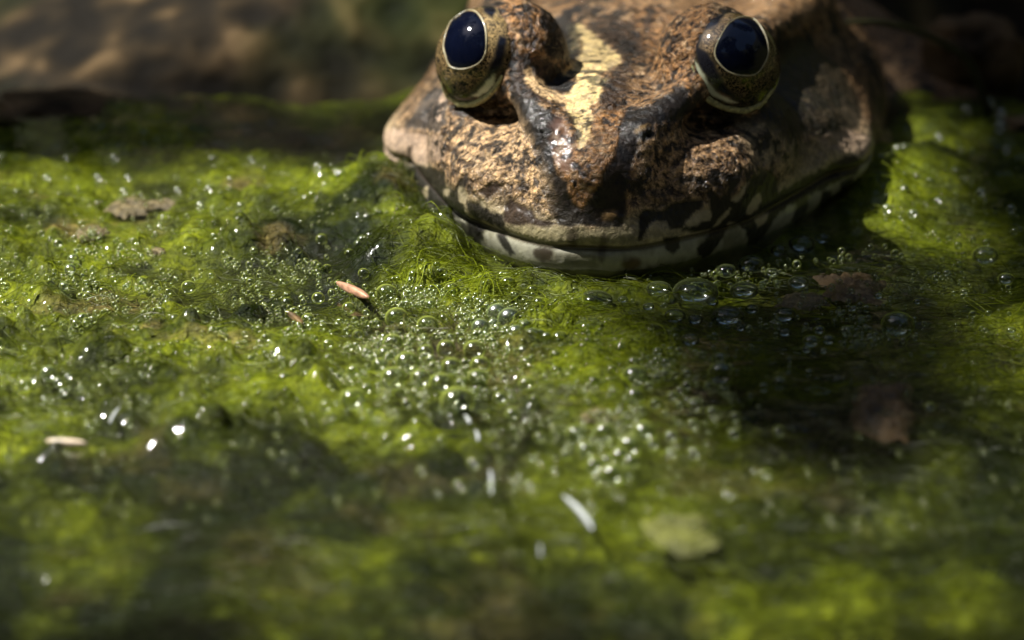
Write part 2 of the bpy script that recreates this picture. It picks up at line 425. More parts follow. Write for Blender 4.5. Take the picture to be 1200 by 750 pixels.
EYE_C = {-1: np.array([-9.75, 14.8, 13.75]), 1: np.array([9.45, 14.8, 13.75])}
EYE_R = 4.3
MOUTH = 2.35
def frog_field(x, y, z):
    s = np.abs(x)
    w = np.sqrt(13.2*np.maximum(y+0.5, 1e-3)); w = (w**-9+20.9**-9)**(-1/9)
    back = np.sqrt(np.clip(1-np.maximum(y-37, 0)/22, 0.02, 1))
    w = w*back
    zm = MOUTH + 0.03*np.clip(y, 0, 28)
    hu = (10.5*(1-np.exp(-np.maximum(y+0.6, 0.02)/3.5))+0.05)*back
    hl = (2.2+2.6*(1-np.exp(-np.maximum(y, 0)/6)))*back
    up = z > zm
    h = np.where(up, hu, hl); p = np.where(up, 1.8-0.22*sstep(11, 20, y), 3.4)
    a = s/w; b = np.abs(z-zm)/h
    f = (a**p+b**p+1e-9)**(1/p)
    gx = a**(p-1)/w; gz = b**(p-1)/h
    g = np.sqrt(gx*gx+gz*gz)*f**(1-p)+1e-4
    d = np.clip((f-1)/g, -8, 12)
    d = smax(d, -0.1-y, 0.4)
    # lips
    d = d - 0.35*np.exp(-((z-zm-1.1)/0.9)**2)*sstep(0, 4, y+2) - 0.15*np.exp(-((z-zm+1.0)/0.8)**2)
    d = smin(d, ell(s, y, z, (0, 4.2, 7.2), (4.3, 3.7, 3.2)), 2.2)              # muzzle
    d = smin(d, cap(s, y, z, (3.6, 5.3, 9.9), (6.8, 11.4, 12.3), 1.5, 1.5), 2.0)  # ridge from nostril to eye
    d = smin(d, ell(s, y, z, (8.6, 11.5, 5.8), (3.8, 6.0, 3.0)), 4.0)               # cheek
    d = smin(d, ell(s, y, z, (10.4, 17.5, 7.4), (4.6, 6.0, 4.2)), 2.5)               # below the eye
    d = smax(d, -ell(s, y, z, (8.4, 10.0, 10.3), (1.9, 3.0, 0.8)), 1.6)             # hollow before the eye
    d = smin(d, ell(s, y, z, (8.0, 16.2, 13.6), (4.55, 5.1, 4.75)), 1.2)           # upper lid and brow
    d = smax(d, -ell(s, y, z, (0, 19, 16.2), (3.4, 9, 2.6)), 1.5)                  # dip between the brows
    d = smin(d, ell(s, y, z, (18.0, 29.5, 3.3), (2.4, 5.5, 1.9)), 2.5)             # gland behind the mouth
    d = smin(d, ell(s, y, z, (13.5, 26.5, 5.5), (4.0, 5.0, 3.0)), 2.5)               # ear region
    d = smin(d, cap(s, y, z, (9.5, 21, 13.2), (13.5, 52, 11.0), 1.7, 1.7), 2.0)    # fold along the back
    d = smin(d, ell(s, y, z, (0, 54, 1.0), (20.5, 32, 12.5)), 5.0)                 # trunk
    d = smin(d, ell(s, y, z, (0, 4.8, 0.6), (6.3, 4.3, 1.75)), 0.9)                # chin
    d = smin(d, ell(s, y, z, (0, 24, -1.5), (14.5, 19, 3.6)), 3.0)                 # throat
    d = smin(d, cap(s, y, z, (17, 44, -2), (24, 37, -9), 5.0, 3.8), 3.0)            # upper arm
    d = smin(d, cap(s, y, z, (24, 37, -9), (18, 27, -13), 3.6, 2.6), 1.5)          # forearm
    d = smin(d, cap(s, y, z, (12, 84, -3), (31, 64, -8), 9.0, 6.0), 4.0)            # thigh
    # mouth slit
    fade = 1-sstep(29.5, 32, y)
    d = d + 0.42*np.exp(-((z-zm)/0.24)**2)*fade*sstep(-3, 0.2, y)
    d = smax(d, -ell(s, y, z, (3.9, 4.4, 10.4), (0.5, 0.3, 0.12)), 0.5)   # nostrils
    return d

def surface_nets(xs, ys, zs, fld):
    nx, ny, nz = len(xs), len(ys), len(zs)
    F = np.empty((nx, ny, nz), np.float32)
    for j0 in range(0, ny, 40):
        X, Y, Z = np.meshgrid(xs, ys[j0:j0+40], zs, indexing='ij')
        F[:, j0:j0+40] = fld(X.astype(np.float32), Y.astype(np.float32), Z.astype(np.float32))
    S = F < 0
    cnt = np.zeros((nx-1, ny-1, nz-1), np.int8)
    for a in (0, 1):
        for b in (0, 1):
            for c in (0, 1): cnt += S[a:nx-1+a, b:ny-1+b, c:nz-1+c]
    I, J, K = np.nonzero((cnt > 0) & (cnt < 8))
    ids = np.full(cnt.shape, -1, np.int32); ids[I, J, K] = np.arange(len(I))
    acc = np.zeros((len(I), 3)); num = np.zeros(len(I))
    for axn in range(3):
        for a in (0, 1):
            for b in (0, 1):
                o0 = [0, 0, 0]; oth = [q for q in range(3) if q != axn]; o0[oth[0]] = a; o0[oth[1]] = b
                o1 = list(o0); o1[axn] = 1
                f0 = F[I+o0[0], J+o0[1], K+o0[2]].astype(float); f1 = F[I+o1[0], J+o1[1], K+o1[2]].astype(float)
                x = (f0 < 0) != (f1 < 0); t = np.where(x, f0/np.where(x, f0-f1, 1), 0)
                p0 = np.stack([xs[I+o0[0]], ys[J+o0[1]], zs[K+o0[2]]], -1); p1 = np.stack([xs[I+o1[0]], ys[J+o1[1]], zs[K+o1[2]]], -1)
                acc += np.where(x[:, None], p0+(p1-p0)*t[:, None], 0); num += x
    V = acc/num[:, None]
    Q = []
    for axn in range(3):
        sl0 = [slice(1, -1)]*3; sl1 = [slice(1, -1)]*3
        sl0[axn] = slice(0, -1); sl1[axn] = slice(1, None)
        A = S[tuple(sl0)]; B = S[tuple(sl1)]
        i, j, k = np.nonzero(A != B)
        st = A[i, j, k]
        g = [i, j, k]
        for q in range(3):
            if q != axn: g[q] = g[q]+1
        u, v = [(1, 2), (2, 0), (0, 1)][axn]
        def cell(du, dv):
            c = [g[0].copy(), g[1].copy(), g[2].copy()]; c[u] -= du; c[v] -= dv
            return ids[c[0], c[1], c[2]]
        q4 = np.stack([cell(1, 1), cell(0, 1), cell(0, 0), cell(1, 0)], -1)
        q4[~st] = q4[~st][:, ::-1]
        Q.append(q4)
    Q = np.concatenate(Q); Q = Q[(Q >= 0).all(1)]
    return V, Q

def vert_normals(V, Q):
    n = np.cross(V[Q[:, 2]]-V[Q[:, 0]], V[Q[:, 3]]-V[Q[:, 1]])
    out = np.zeros_like(V)
    for c in range(4):
        for a in range(3): out[:, a] += np.bincount(Q[:, c], n[:, a], len(V))
    return out/(np.linalg.norm(out, axis=1, keepdims=True)+1e-12)

def relax(V, Q, it=2, lam=0.5):
    E = np.concatenate([Q[:, [0, 1]], Q[:, [1, 2]], Q[:, [2, 3]], Q[:, [3, 0]]])
    E = np.concatenate([E, E[:, ::-1]]); deg = np.bincount(E[:, 0], minlength=len(V))
    for _ in range(it):
        m = np.stack([np.bincount(E[:, 0], V[E[:, 1], a], len(V)) for a in range(3)], -1)/deg[:, None]
        V = V+(m-V)*lam
    return V

def half_axis(core, step, far, grow):
    a = list(np.arange(0, core, step)); s = step
    while a[-1] < far: s *= grow; a.append(a[-1]+s)
    return a
xh = half_axis(23, 0.19, 42, 1.12); xs = np.array([-q for q in xh[:0:-1]]+xh)
ys = list(np.arange(-2.2, 30, 0.2)); st_ = 0.2
while ys[-1] < 100: st_ *= 1.06; ys.append(ys[-1]+min(st_, 1.6))
ys = np.array(ys); zs = np.concatenate([np.arange(-17, -3, 0.6), np.arange(-3, 20, 0.19)])
V, Q = surface_nets(xs, ys, zs, frog_field)
V = relax(V, Q, 2, 0.5)
NV = vert_normals(V, Q)
top = sstep(2.5, 5.5, V[:, 2])
V = V + NV*((0.10*fbm(V[:, 0]/1.1, V[:, 1]/1.1, V[:, 2]/1.1, 3, 61) + 0.12*np.maximum(fbm(V[:, 0]/0.55, V[:, 1]/0.55, V[:, 2]/0.55, 2, 62), 0))*(0.15+0.85*top))[:, None]
W = to_world(V); NW = to_world(NV)
PX = project(W)
facing = (NW*(CAM-W)).sum(1) > -20
front = facing & (V[:, 1] < 35)

# warp the pixel positions a little so that the pigment edges are ragged
pu = PX[:, 0] + 3.2*fbm(V[:, 0]/0.8, V[:, 1]/0.8, V[:, 2]/0.8, 3, 71)
pv = PX[:, 1] + 3.2*fbm(V[:, 0]/0.8+9, V[:, 1]/0.8, V[:, 2]/0.8, 3, 72)

def poly_mask(u, v, poly, soft):
    P = np.array(poly, float); lo = P.min(0)-soft*2; hi = P.max(0)+soft*2
    m = np.zeros(len(u)); k = np.nonzero((u > lo[0]) & (u < hi[0]) & (v > lo[1]) & (v < hi[1]))[0]
    if len(k) == 0: return m
    x, y = u[k], v[k]; d = np.full(len(k), 1e9); ins = np.zeros(len(k), bool)
    for (x0, y0), (x1, y1) in zip(P, np.roll(P, -1, 0)):
        ex, ey = x1-x0, y1-y0; t = np.clip(((x-x0)*ex+(y-y0)*ey)/(ex*ex+ey*ey+1e-9), 0, 1)
        d = np.minimum(d, np.hypot(x-x0-t*ex, y-y0-t*ey))
        if y0 != y1: ins ^= ((y0 > y) != (y1 > y)) & (x < (x1-x0)*(y-y0)/(y1-y0)+x0)
    m[k] = sstep(-soft, soft, np.where(ins, d, -d)); return m
def oval(cx, cy, rx, ry, rot=0):
    c, s = math.cos(math.radians(rot)), math.sin(math.radians(rot))
    return [(cx+rx*math.cos(a)*c-ry*math.sin(a)*s, cy+rx*math.cos(a)*s+ry*math.sin(a)*c) for a in np.linspace(0, 2*math.pi, 14, endpoint=False)]

TAN = (0.32, 0.22, 0.125); GOLD = (0.20, 0.122, 0.058); BROWN = (0.07, 0.042, 0.02); DARK = (0.007, 0.006, 0.005)
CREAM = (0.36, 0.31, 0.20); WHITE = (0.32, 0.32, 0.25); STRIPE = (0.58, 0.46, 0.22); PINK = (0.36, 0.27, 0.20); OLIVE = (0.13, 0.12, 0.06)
UMBER = (0.022, 0.012, 0.007)
n_big = fbm(V[:, 0]/3.2, V[:, 1]/3.2, V[:, 2]/3.2, 3, 81); n_mid = fbm(V[:, 0]/1.4, V[:, 1]/1.4, V[:, 2]/1.4, 3, 82)
COLR = np.empty((len(V), 4)); COLR[:, :3] = GOLD; COLR[:, 3] = 1.0
def blend(mask, c, grain=None):
    COLR[:, :3] += (np.array(c)-COLR[:, :3])*mask[:, None]
    if grain is not None: COLR[:, 3] += (grain-COLR[:, 3])*mask
blend(sstep(-0.1, 0.35, n_big), BROWN)
blend(sstep(0.18, 0.30, n_big+0.5*n_mid), DARK)                        # blotches of the back
blend(sstep(0.02, 0.3, -n_mid)*0.5, TAN)
blend(front*1.0*sstep(13.8, 12.0, V[:, 2]), GOLD)
blend(front*sstep(11.5, 8.5, V[:, 2])*1.0, TAN)
blend(front*sstep(0.1, 0.35, n_mid)*sstep(16, 10, V[:, 2])*0.45, BROWN)
blend(sstep(6.0, 3.8, V[:, 2])*sstep(36, 30, V[:, 1]), CREAM, 0.35)
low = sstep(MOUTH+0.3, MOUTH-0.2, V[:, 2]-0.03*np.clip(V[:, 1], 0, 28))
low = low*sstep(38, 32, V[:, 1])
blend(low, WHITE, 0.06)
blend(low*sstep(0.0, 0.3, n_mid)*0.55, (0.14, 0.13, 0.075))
blend(low*sstep(1.1, -0.2, V[:, 2]+0.8*n_mid)*0.7, (0.085, 0.09, 0.025), 0.2)     # shade under the chin put into the colour, olive towards the water
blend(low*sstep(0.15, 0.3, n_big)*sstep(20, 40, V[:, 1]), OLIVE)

n_spot = fbm(V[:, 0]/1.15+4, V[:, 1]/1.15, V[:, 2]/1.15, 3, 84)
blend(front*sstep(0.10, 0.20, n_spot)*sstep(4.5, 6.5, V[:, 2])*0.92, DARK, 0.5)
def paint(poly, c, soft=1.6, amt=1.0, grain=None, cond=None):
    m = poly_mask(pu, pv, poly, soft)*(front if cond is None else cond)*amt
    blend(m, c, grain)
# brows
paint([(742, 20), (770, -12), (830, -12), (836, 20), (830, 60), (822, 115), (785, 104), (755, 80)], (0.25, 0.14, 0.06), 5, 0.9, 1.0)
paint([(588, -8), (640, -12), (644, 30), (640, 64), (604, 84), (588, 50)], (0.25, 0.14, 0.06), 5, 0.9, 1.0)
# forehead, muzzle
paint([(690, 20), (745, 25), (760, 60), (755, 110), (730, 130), (700, 118), (705, 95), (730, 72), (715, 52), (690, 35)], (0.035, 0.02, 0.01), 6, 0.88)
paint([(740, 60), (770, 80), (800, 95), (790, 112), (760, 120), (735, 118)], GOLD, 6, 0.7)
paint([(650, 130), (735, 128), (745, 190), (735, 250), (690, 265), (655, 230), (648, 180)], (0.22, 0.115, 0.042), 8, 0.85, 0.7)
paint([(590, 60), (640, 70), (670, 85), (660, 118), (620, 120), (600, 100)], UMBER, 4, 0.9)
paint([(675, 24), (690, 36), (702, 46), (716, 58), (726, 66), (727, 74), (714, 80), (700, 88), (697, 100), (704, 104), (701, 116), (691, 126), (695, 140), (691, 156), (684, 172), (677, 174), (675, 152), (664, 128), (662, 112), (672, 102), (675, 92), (660, 90), (658, 83), (672, 75), (682, 62), (684, 50), (676, 36)], STRIPE, 1.6, 1.0, 0.55)
paint([(617, 76), (622, 78), (632, 92), (648, 97), (650, 108), (662, 112), (664, 122), (652, 118), (635, 113), (622, 106), (614, 92)], (0.55, 0.40, 0.22), 2, 1.0, 0.6)
paint([(638, 88), (660, 88), (674, 97), (668, 109), (650, 106), (640, 98)], DARK, 2)
paint([(686, 90), (700, 88), (712, 92), (705, 103), (694, 100)], OLIVE, 2, 0.9)
paint([(632, 8), (650, -6), (668, 8), (677, 40), (679, 58), (668, 71), (645, 69), (637, 55), (642, 38), (632, 30)], DARK, 2.5, 0.92)
paint([(664, 30), (678, 28), (684, 48), (680, 62), (668, 62)], OLIVE, 3, 0.6)
paint([(612, 2), (624, 4), (622, 16), (612, 14)], DARK, 2, 0.8); paint(oval(618, 52, 9, 5, 20), DARK, 2, 0.8)
paint(oval(760, 24, 6, 16, 15), UMBER, 3, 0.9); paint(oval(790, 44, 12, 5, 0), DARK, 2.5, 0.8); paint(oval(782, 12, 8, 5, 0), DARK, 2.5, 0.7)
paint(oval(735, 55, 12, 8, 0), DARK, 4, 0.8); paint(oval(712, 118, 8, 12, 0), UMBER, 3, 0.8)
# dark stripes from the eyes over the nostrils to the lip
paint([(598, 108), (625, 117), (640, 130), (660, 138), (650, 158), (648, 185), (652, 204), (668, 214), (665, 228), (672, 240), (690, 250), (700, 262), (676, 266), (654, 265), (646, 248), (639, 230), (636, 203), (627, 183), (617, 160), (602, 135)], DARK, 2, 0.96, 0.3)
paint([(782, 110), (800, 100), (808, 118), (806, 132), (790, 142), (768, 144), (750, 162), (744, 185), (736, 208), (734, 235), (731, 266), (708, 268), (690, 262), (682, 245), (694, 226), (704, 215), (708, 198), (722, 178), (725, 145), (735, 130), (762, 122)], DARK, 2, 0.96, 0.3)
paint(oval(715, 252, 10, 5, -30), (0.16, 0.10, 0.04), 3); paint(oval(753, 152, 10, 4, -25), (0.2, 0.13, 0.05), 2)
paint(oval(658, 170, 13, 34, -12), (0.10, 0.05, 0.03), 4, 0.8, 0.0)
# temple and cheek, image left
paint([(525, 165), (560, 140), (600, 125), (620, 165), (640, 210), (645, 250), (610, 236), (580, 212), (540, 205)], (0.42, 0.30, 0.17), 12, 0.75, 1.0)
paint([(474, 152), (488, 128), (512, 98), (525, 118), (523, 145), (514, 157), (500, 152), (484, 150)], (0.05, 0.042, 0.036), 2, 0.95, 0.4)
paint([(510, 139), (516, 140), (523, 108), (517, 108)], PINK, 1.2, 0.9, 0.3)
paint([(522, 119), (545, 127), (575, 115), (590, 100), (596, 108), (575, 124), (548, 139), (530, 136)], UMBER, 2, 0.85, 0.4)
paint([(440, 170), (455, 150), (475, 152), (500, 156), (515, 160), (522, 185), (500, 192), (478, 192), (455, 192)], PINK, 4, 0.85, 0.35)
paint([(478, 175), (483, 170), (482, 190), (476, 194)], UMBER, 1.5, 0.9)
paint(oval(533, 178, 9, 5, 35), UMBER, 2, 0.8); paint(oval(554, 155, 3, 14, 25), DARK, 1.5, 0.8); paint(oval(560, 185, 12, 3, 15), UMBER, 2, 0.7)
paint(oval(590, 200, 5, 10, 15), BROWN, 3, 0.6)
for o_ in [(545, 192, 10, 4, 30), (575, 172, 4, 9, 30), (606, 222, 6, 4, 0), (548, 168, 5, 3, 0), (612, 196, 4, 8, 0), (630, 232, 5, 4, 0)]: paint(oval(*o_), UMBER, 2, 0.85)
paint([(476, 196), (494, 193), (510, 197), (521, 203), (522, 221), (532, 222), (538, 214), (546, 202), (550, 214), (543, 224), (540, 236), (548, 250), (556, 256), (575, 268), (560, 275), (545, 258), (523, 252), (505, 240), (483, 238), (470, 236), (466, 215)], DARK, 1.8, 0.96, 0.25)
paint([(447, 196), (462, 190), (467, 215), (458, 230), (448, 222)], (0.06, 0.055, 0.05), 2, 0.9, 0.2)
for o_ in [(499, 226, 3, 7, 0), (524, 225, 4, 6, 0), (542, 229, 5, 10, -8), (565, 241, 3, 7, -10), (469, 222, 6, 10, 10), (552, 250, 9, 3, 35)]:
    paint(oval(*o_), CREAM, 1.4, 0.95, 0.2)
paint([(562, 226), (568, 216), (583, 213), (587, 221), (578, 230), (570, 233)], UMBER, 1.6, 0.95, 0.3)
paint([(588, 250), (592, 238), (600, 232), (610, 238), (622, 245), (628, 255), (645, 258), (655, 262), (640, 266), (622, 263), (602, 265), (590, 260)], UMBER, 1.8, 0.97, 0.3)
paint([(546, 234), (560, 239), (572, 245), (588, 252), (592, 262), (594, 274), (580, 265), (560, 258), (550, 250)], DARK, 1.8, 0.97, 0.3)
# lips and chin
paint([(436, 200), (470, 236), (523, 252), (548, 262), (562, 292), (540, 292), (480, 268), (436, 240)], DARK, 2, 0.9, 0.1)
for o_ in [(482, 250, 5, 8, 0), (512, 262, 4, 7, -10), (535, 272, 4, 7, -10)]: paint(oval(*o_), CREAM, 1.5, 0.9, 0.1)
paint([(590, 264), (655, 268), (700, 270), (735, 268), (748, 282), (690, 289), (640, 287), (600, 280)], (0.22, 0.20, 0.11), 3, 0.8, 0.25)
paint(oval(672, 278, 7, 12, 0), UMBER, 3, 0.7, 0.2); paint(oval(706, 290, 6, 18, 8), UMBER, 3, 0.6, 0.2)
paint(oval(637, 298, 13, 9, 12), UMBER, 2.5, 0.9); paint(oval(741, 309, 11, 8, 0), (0.07, 0.035, 0.012), 4, 0.9)
paint([(582, 275), (591, 274), (605, 297), (597, 301)], DARK, 1.6, 0.95)
paint([(546, 256), (563, 268), (567, 280), (560, 292), (550, 284)], DARK, 1.8, 0.96)
paint([(747, 281), (748, 255), (755, 246), (775, 246), (790, 238), (808, 234), (825, 235), (823, 245), (812, 252), (803, 258), (800, 270), (786, 269), (782, 258), (770, 259), (758, 268), (753, 281)], DARK, 1.6, 0.97, 0.25)
paint([(798, 273), (806, 262), (832, 256), (832, 236), (828, 228), (836, 220), (843, 232), (852, 228), (854, 205), (868, 202), (868, 212), (858, 224), (856, 233), (872, 228), (878, 208), (898, 198), (912, 210), (912, 226), (930, 216), (950, 203), (965, 196), (985, 186), (1000, 180), (1012, 188), (1003, 205), (985, 212), (965, 222), (940, 232), (915, 247), (905, 264), (895, 277), (885, 287), (876, 286), (876, 272), (866, 262), (855, 262), (848, 276), (838, 291), (825, 302), (817, 301), (818, 290), (828, 278), (832, 268), (815, 271)], DARK, 1.6, 0.97, 0.2)
for q_ in [[(804, 264), (815, 252), (829, 245), (834, 254), (820, 261), (808, 267)], [(836, 265), (850, 249), (857, 243), (855, 251), (845, 262), (838, 267)], [(855, 234), (870, 219), (877, 211), (873, 226), (861, 236)], [(874, 250), (882, 232), (890, 225), (894, 236), (888, 245), (878, 250)], [(882, 257), (892, 250), (902, 247), (898, 259), (889, 266)]]:
    paint(q_, CREAM, 1.4, 0.97, 0.1)
paint([(777, 279), (794, 277), (796, 290), (786, 298), (778, 291)], DARK, 1.6, 0.97)
for q_ in [[(936, 228), (948, 226), (946, 250), (933, 264), (927, 260)], [(963, 224), (976, 222), (973, 245), (962, 260), (958, 252)], [(984, 214), (999, 208), (997, 240), (987, 244)], oval(1020, 226, 10, 11)]:
    paint(q_, DARK, 1.6, 0.95)
# temple, image right
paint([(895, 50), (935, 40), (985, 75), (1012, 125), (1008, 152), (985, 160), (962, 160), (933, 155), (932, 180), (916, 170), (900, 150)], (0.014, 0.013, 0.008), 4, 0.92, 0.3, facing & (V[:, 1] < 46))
paint([(812, 98), (830, 120), (850, 131), (878, 136), (905, 122), (908, 140), (880, 152), (850, 147), (825, 132), (810, 115)], DARK, 2.5, 0.9, 0.4)
paint([(862, 146), (880, 150), (898, 142), (896, 150), (878, 158)], (0.24, 0.20, 0.13), 2, 0.8, 0.4)
paint([(862, 140), (900, 150), (920, 170), (960, 160), (990, 165), (975, 185), (930, 205), (890, 198), (870, 180)], (0.24, 0.20, 0.13), 14, 0.7, 0.5)
paint([(955, 162), (990, 152), (1015, 158), (1030, 180), (1010, 182), (985, 176), (965, 172)], PINK, 3, 0.7, 0.3)
paint([(780, 160), (800, 150), (815, 142), (850, 160), (878, 185), (875, 198), (840, 200), (800, 205), (770, 215), (760, 185)], (0.33, 0.21, 0.11), 4, 0.8, 1.0)

fleck = fbm(V[:, 0]/0.62+2, V[:, 1]/0.62, V[:, 2]/0.62, 3, 86)
blend(front*sstep(0.17, 0.24, fleck)*sstep(5.0, 7.0, V[:, 2])*0.9, DARK)      # black flecks over everything above the lips
blend(front*sstep(0.24, 0.34, -fleck)*sstep(5.5, 7.5, V[:, 2])*0.45*sstep(0.04, 0.12, COLR[:, 0]), (0.42, 0.33, 0.22))
nd = np.sqrt((np.abs(V[:, 0])-3.9)**2+(V[:, 1]-4.3)**2+((V[:, 2]-10.5)*1.6)**2)
blend(sstep(1.0, 0.6, nd), DARK, 0.6)                                  # nostrils
blend(sstep(0.30, 0.12, np.abs(V[:, 2]-MOUTH-0.03*np.clip(V[:, 1], 0, 28)))*(V[:, 1] < 31)*0.8, UMBER, 0.0)   # mouth line
FROG_BASE = to_world(np.array([0, 45, -12.0]))
frog = empty('frog', FROG_BASE)
tag(frog, 'brown and cream spotted frog with pale nose stripe, head raised from the algae', 'frog')
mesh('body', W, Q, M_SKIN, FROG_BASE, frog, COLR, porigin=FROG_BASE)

# the water surface climbs a little where it meets the skin
LW = to_local(np.stack([WX, WY, WX*0], -1))
dw = np.full(WX.shape, 9.0); kw = (np.abs(LW[..., 0]) < 34) & (LW[..., 1] > -8) & (LW[..., 1] < 100)
dw[kw] = frog_field(LW[..., 0][kw], LW[..., 1][kw], np.full(kw.sum(), 0.1))
WZ = WZ + 0.75*np.exp(-np.maximum(dw, 0)/0.9)
w = mesh('water', np.stack([WX, WY, WZ], -1).reshape(-1, 3), grid_faces(len(wx), len(wy)), M_WATER)
w['kind'] = 'structure'

# ---- eyes
PUP = {-1: [(551, 13), (561, 19), (568, 35), (568, 59), (561, 72), (545, 79), (529, 77), (523, 64), (521, 51), (527, 29), (537, 17)],
       1: [(873, 21), (885, 25), (895, 40), (899, 56), (897, 69), (887, 84), (873, 87), (855, 83), (843, 72), (839, 61), (843, 48), (852, 32), (861, 24)]}
NICT = {-1: [(549, 114), (560, 108), (571, 95), (581, 87), (580, 97), (573, 107), (561, 113)],
        1: [(814, 71), (822, 82), (832, 100), (845, 112), (866, 121), (850, 120), (835, 113), (825, 103), (817, 88)]}
LID = {-1: [(517, 96), (524, 111), (538, 122), (555, 122), (570, 114), (581, 103), (589, 88)],
       1: [(811, 76), (818, 100), (829, 116), (847, 126), (872, 130), (893, 122), (906, 104)]}
IRIS_DARK = {-1: [[(560, -6), (574, -2), (582, 12), (578, 22), (566, 14)], [(584, 40), (594, 44), (590, 75), (578, 92), (566, 102), (556, 112), (548, 113), (566, 92), (578, 66)], [(530, 112), (560, 118), (580, 104), (590, 80), (596, 90), (580, 116), (550, 124)]],
             1: [[(808, 20), (830, 5), (852, 3), (850, 18), (840, 30), (826, 36), (818, 60), (808, 60)], [(812, 52), (828, 60), (838, 75), (850, 100), (866, 118), (848, 112), (832, 98), (818, 76)], [(866, 0), (890, 8), (905, 40), (900, 40), (884, 18)]]}

def catmull(P, n):
    P = np.asarray(P, float); m = len(P); out = []
    for i in range(m):
        p0, p1, p2, p3 = P[(i-1) % m], P[i], P[(i+1) % m], P[(i+2) % m]
        for t in np.linspace(0, 1, n, endpoint=False):
            out.append(0.5*((2*p1)+(-p0+p2)*t+(2*p0-5*p1+4*p2-p3)*t*t+(-p0+3*p1-3*p2+p3)*t**3))
    return np.array(out)

for sd in (-1, 1):
    c = to_world(EYE_C[sd])
    # eyeball
    nu, nv = 160, 90
    TT, PP = np.meshgrid(np.linspace(0, 2*math.pi, nu, endpoint=False), np.linspace(0.02, math.pi-0.02, nv), indexing='ij')
    S_ = np.stack([np.sin(PP)*np.cos(TT), np.sin(PP)*np.sin(TT), np.cos(PP)], -1).reshape(-1, 3)
    P_ = c + S_*EYE_R
    i = np.arange(nu*nv).reshape(nu, nv); j = np.roll(i, -1, 0)
    F_ = np.stack([i[:, :-1], i[:, 1:], j[:, 1:], j[:, :-1]], -1).reshape(-1, 4)
    px = project(P_); vis = (S_*(CAM-P_)).sum(1) > 0
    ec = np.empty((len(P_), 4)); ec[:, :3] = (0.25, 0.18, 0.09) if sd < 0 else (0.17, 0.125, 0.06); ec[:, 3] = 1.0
    wu = px[:, 0]+1.5*vnoise(P_[:, 0]*2, P_[:, 1]*2, P_[:, 2]*2, 5); wv = px[:, 1]+1.5*vnoise(P_[:, 0]*2+5, P_[:, 1]*2, P_[:, 2]*2, 6)
    def epaint(poly, cc, al, soft=1.5):
        m = poly_mask(wu, wv, poly, soft)*vis
        ec[:, :3] += (np.array(cc)-ec[:, :3])*m[:, None]; ec[:, 3] += (al-ec[:, 3])*m
    if sd == -1:
        epaint([(568, 5), (592, 5), (592, 48), (572, 60), (568, 40)], (0.42, 0.31, 0.15), 0.8, 3)
    else:
        epaint([(815, 45), (835, 25), (850, 14), (862, 10), (850, 30), (838, 50), (838, 60), (822, 62)], (0.28, 0.2, 0.12), 0.8, 3)
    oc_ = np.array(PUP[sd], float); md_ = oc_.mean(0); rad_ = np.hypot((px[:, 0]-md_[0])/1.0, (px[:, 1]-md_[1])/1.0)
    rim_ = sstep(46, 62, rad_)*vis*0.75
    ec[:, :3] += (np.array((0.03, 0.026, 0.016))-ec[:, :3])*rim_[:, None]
    for q_ in IRIS_DARK[sd]: epaint(q_, (0.006, 0.006, 0.010), 0.2, 2.5)
    epaint(NICT[sd], (0.46, 0.48, 0.34), 0.05, 1.2)
    eye = mesh('eye', P_, F_, M_EYE, c, frog, ec, porigin=FROG_BASE)
    # pupil, a cap a hair proud of the iris, and its pale ring
    oc = catmull(PUP[sd], 6); mid = oc.mean(0)
    vs = [on_sphere(mid[0], mid[1], c, EYE_R+0.08)]
    KS = np.linspace(0.125, 1.0, 8)
    for k in KS:
        vs += [on_sphere(*(mid+(p-mid)*k), c, EYE_R+(0.08 if k < 0.95 else 0.045)) for p in oc]
    n = len(oc); tri = [(0, 1+a, 1+(a+1) % n) for a in range(n)]
    quad = [(1+b*n+a, 1+(b+1)*n+a, 1+(b+1)*n+(a+1) % n, 1+b*n+(a+1) % n) for b in range(7) for a in range(n)]
    mesh('pupil', np.array(vs), [np.array(tri), np.array(quad)], M_PUPIL, c, eye, porigin=c)
    ring = np.array([on_sphere(*(mid+(p-mid)*1.045), c, EYE_R+0.03) for p in oc])
    vv, qq = tubes(np.concatenate([ring, ring[:1]])[None], 0.055+0.02*np.sin(np.linspace(0, 2*math.pi, n+1)*2)[None], 6)
    mesh('pupil_ring', vv, qq, M_RING, c, eye, porigin=c)
    lp = np.array(LID[sd], float)
    tt = np.linspace(0, len(lp)-1, 40); lx = np.interp(tt, range(len(lp)), lp[:, 0]); ly = np.interp(tt, range(len(lp)), lp[:, 1])
    for _ in range(3): lx[1:-1] = (lx[:-2]+lx[2:]+2*lx[1:-1])/4; ly[1:-1] = (ly[:-2]+ly[2:]+2*ly[1:-1])/4
    path = np.array([on_sphere(a, b, c, EYE_R+0.05) for a, b in zip(lx, ly)])
    rr = 0.30*np.sin(np.linspace(0.15, math.pi-0.15, 40))**0.5+0.03*RNG.standard_normal(40)
    vv, qq = tubes(path[None], rr[None], 8)
    mesh('lower_eyelid', vv, qq, M_LID, c, eye, porigin=c)

# ------------------------------------------------------------------ algae strands
def mat_z(x, y):
    """height of the mat (or the water over it) at points"""
    i = np.clip(np.searchsorted(ax_, x), 1, len(ax_)-1); j = np.clip(np.searchsorted(ay_, y), 1, len(ay_)-1)
    i = np.where(np.abs(ax_[i-1]-x) < np.abs(ax_[i]-x), i-1, i); j = np.where(np.abs(ay_[j-1]-y) < np.abs(ay_[j]-y), j-1, j)
    return AZ[i, j]

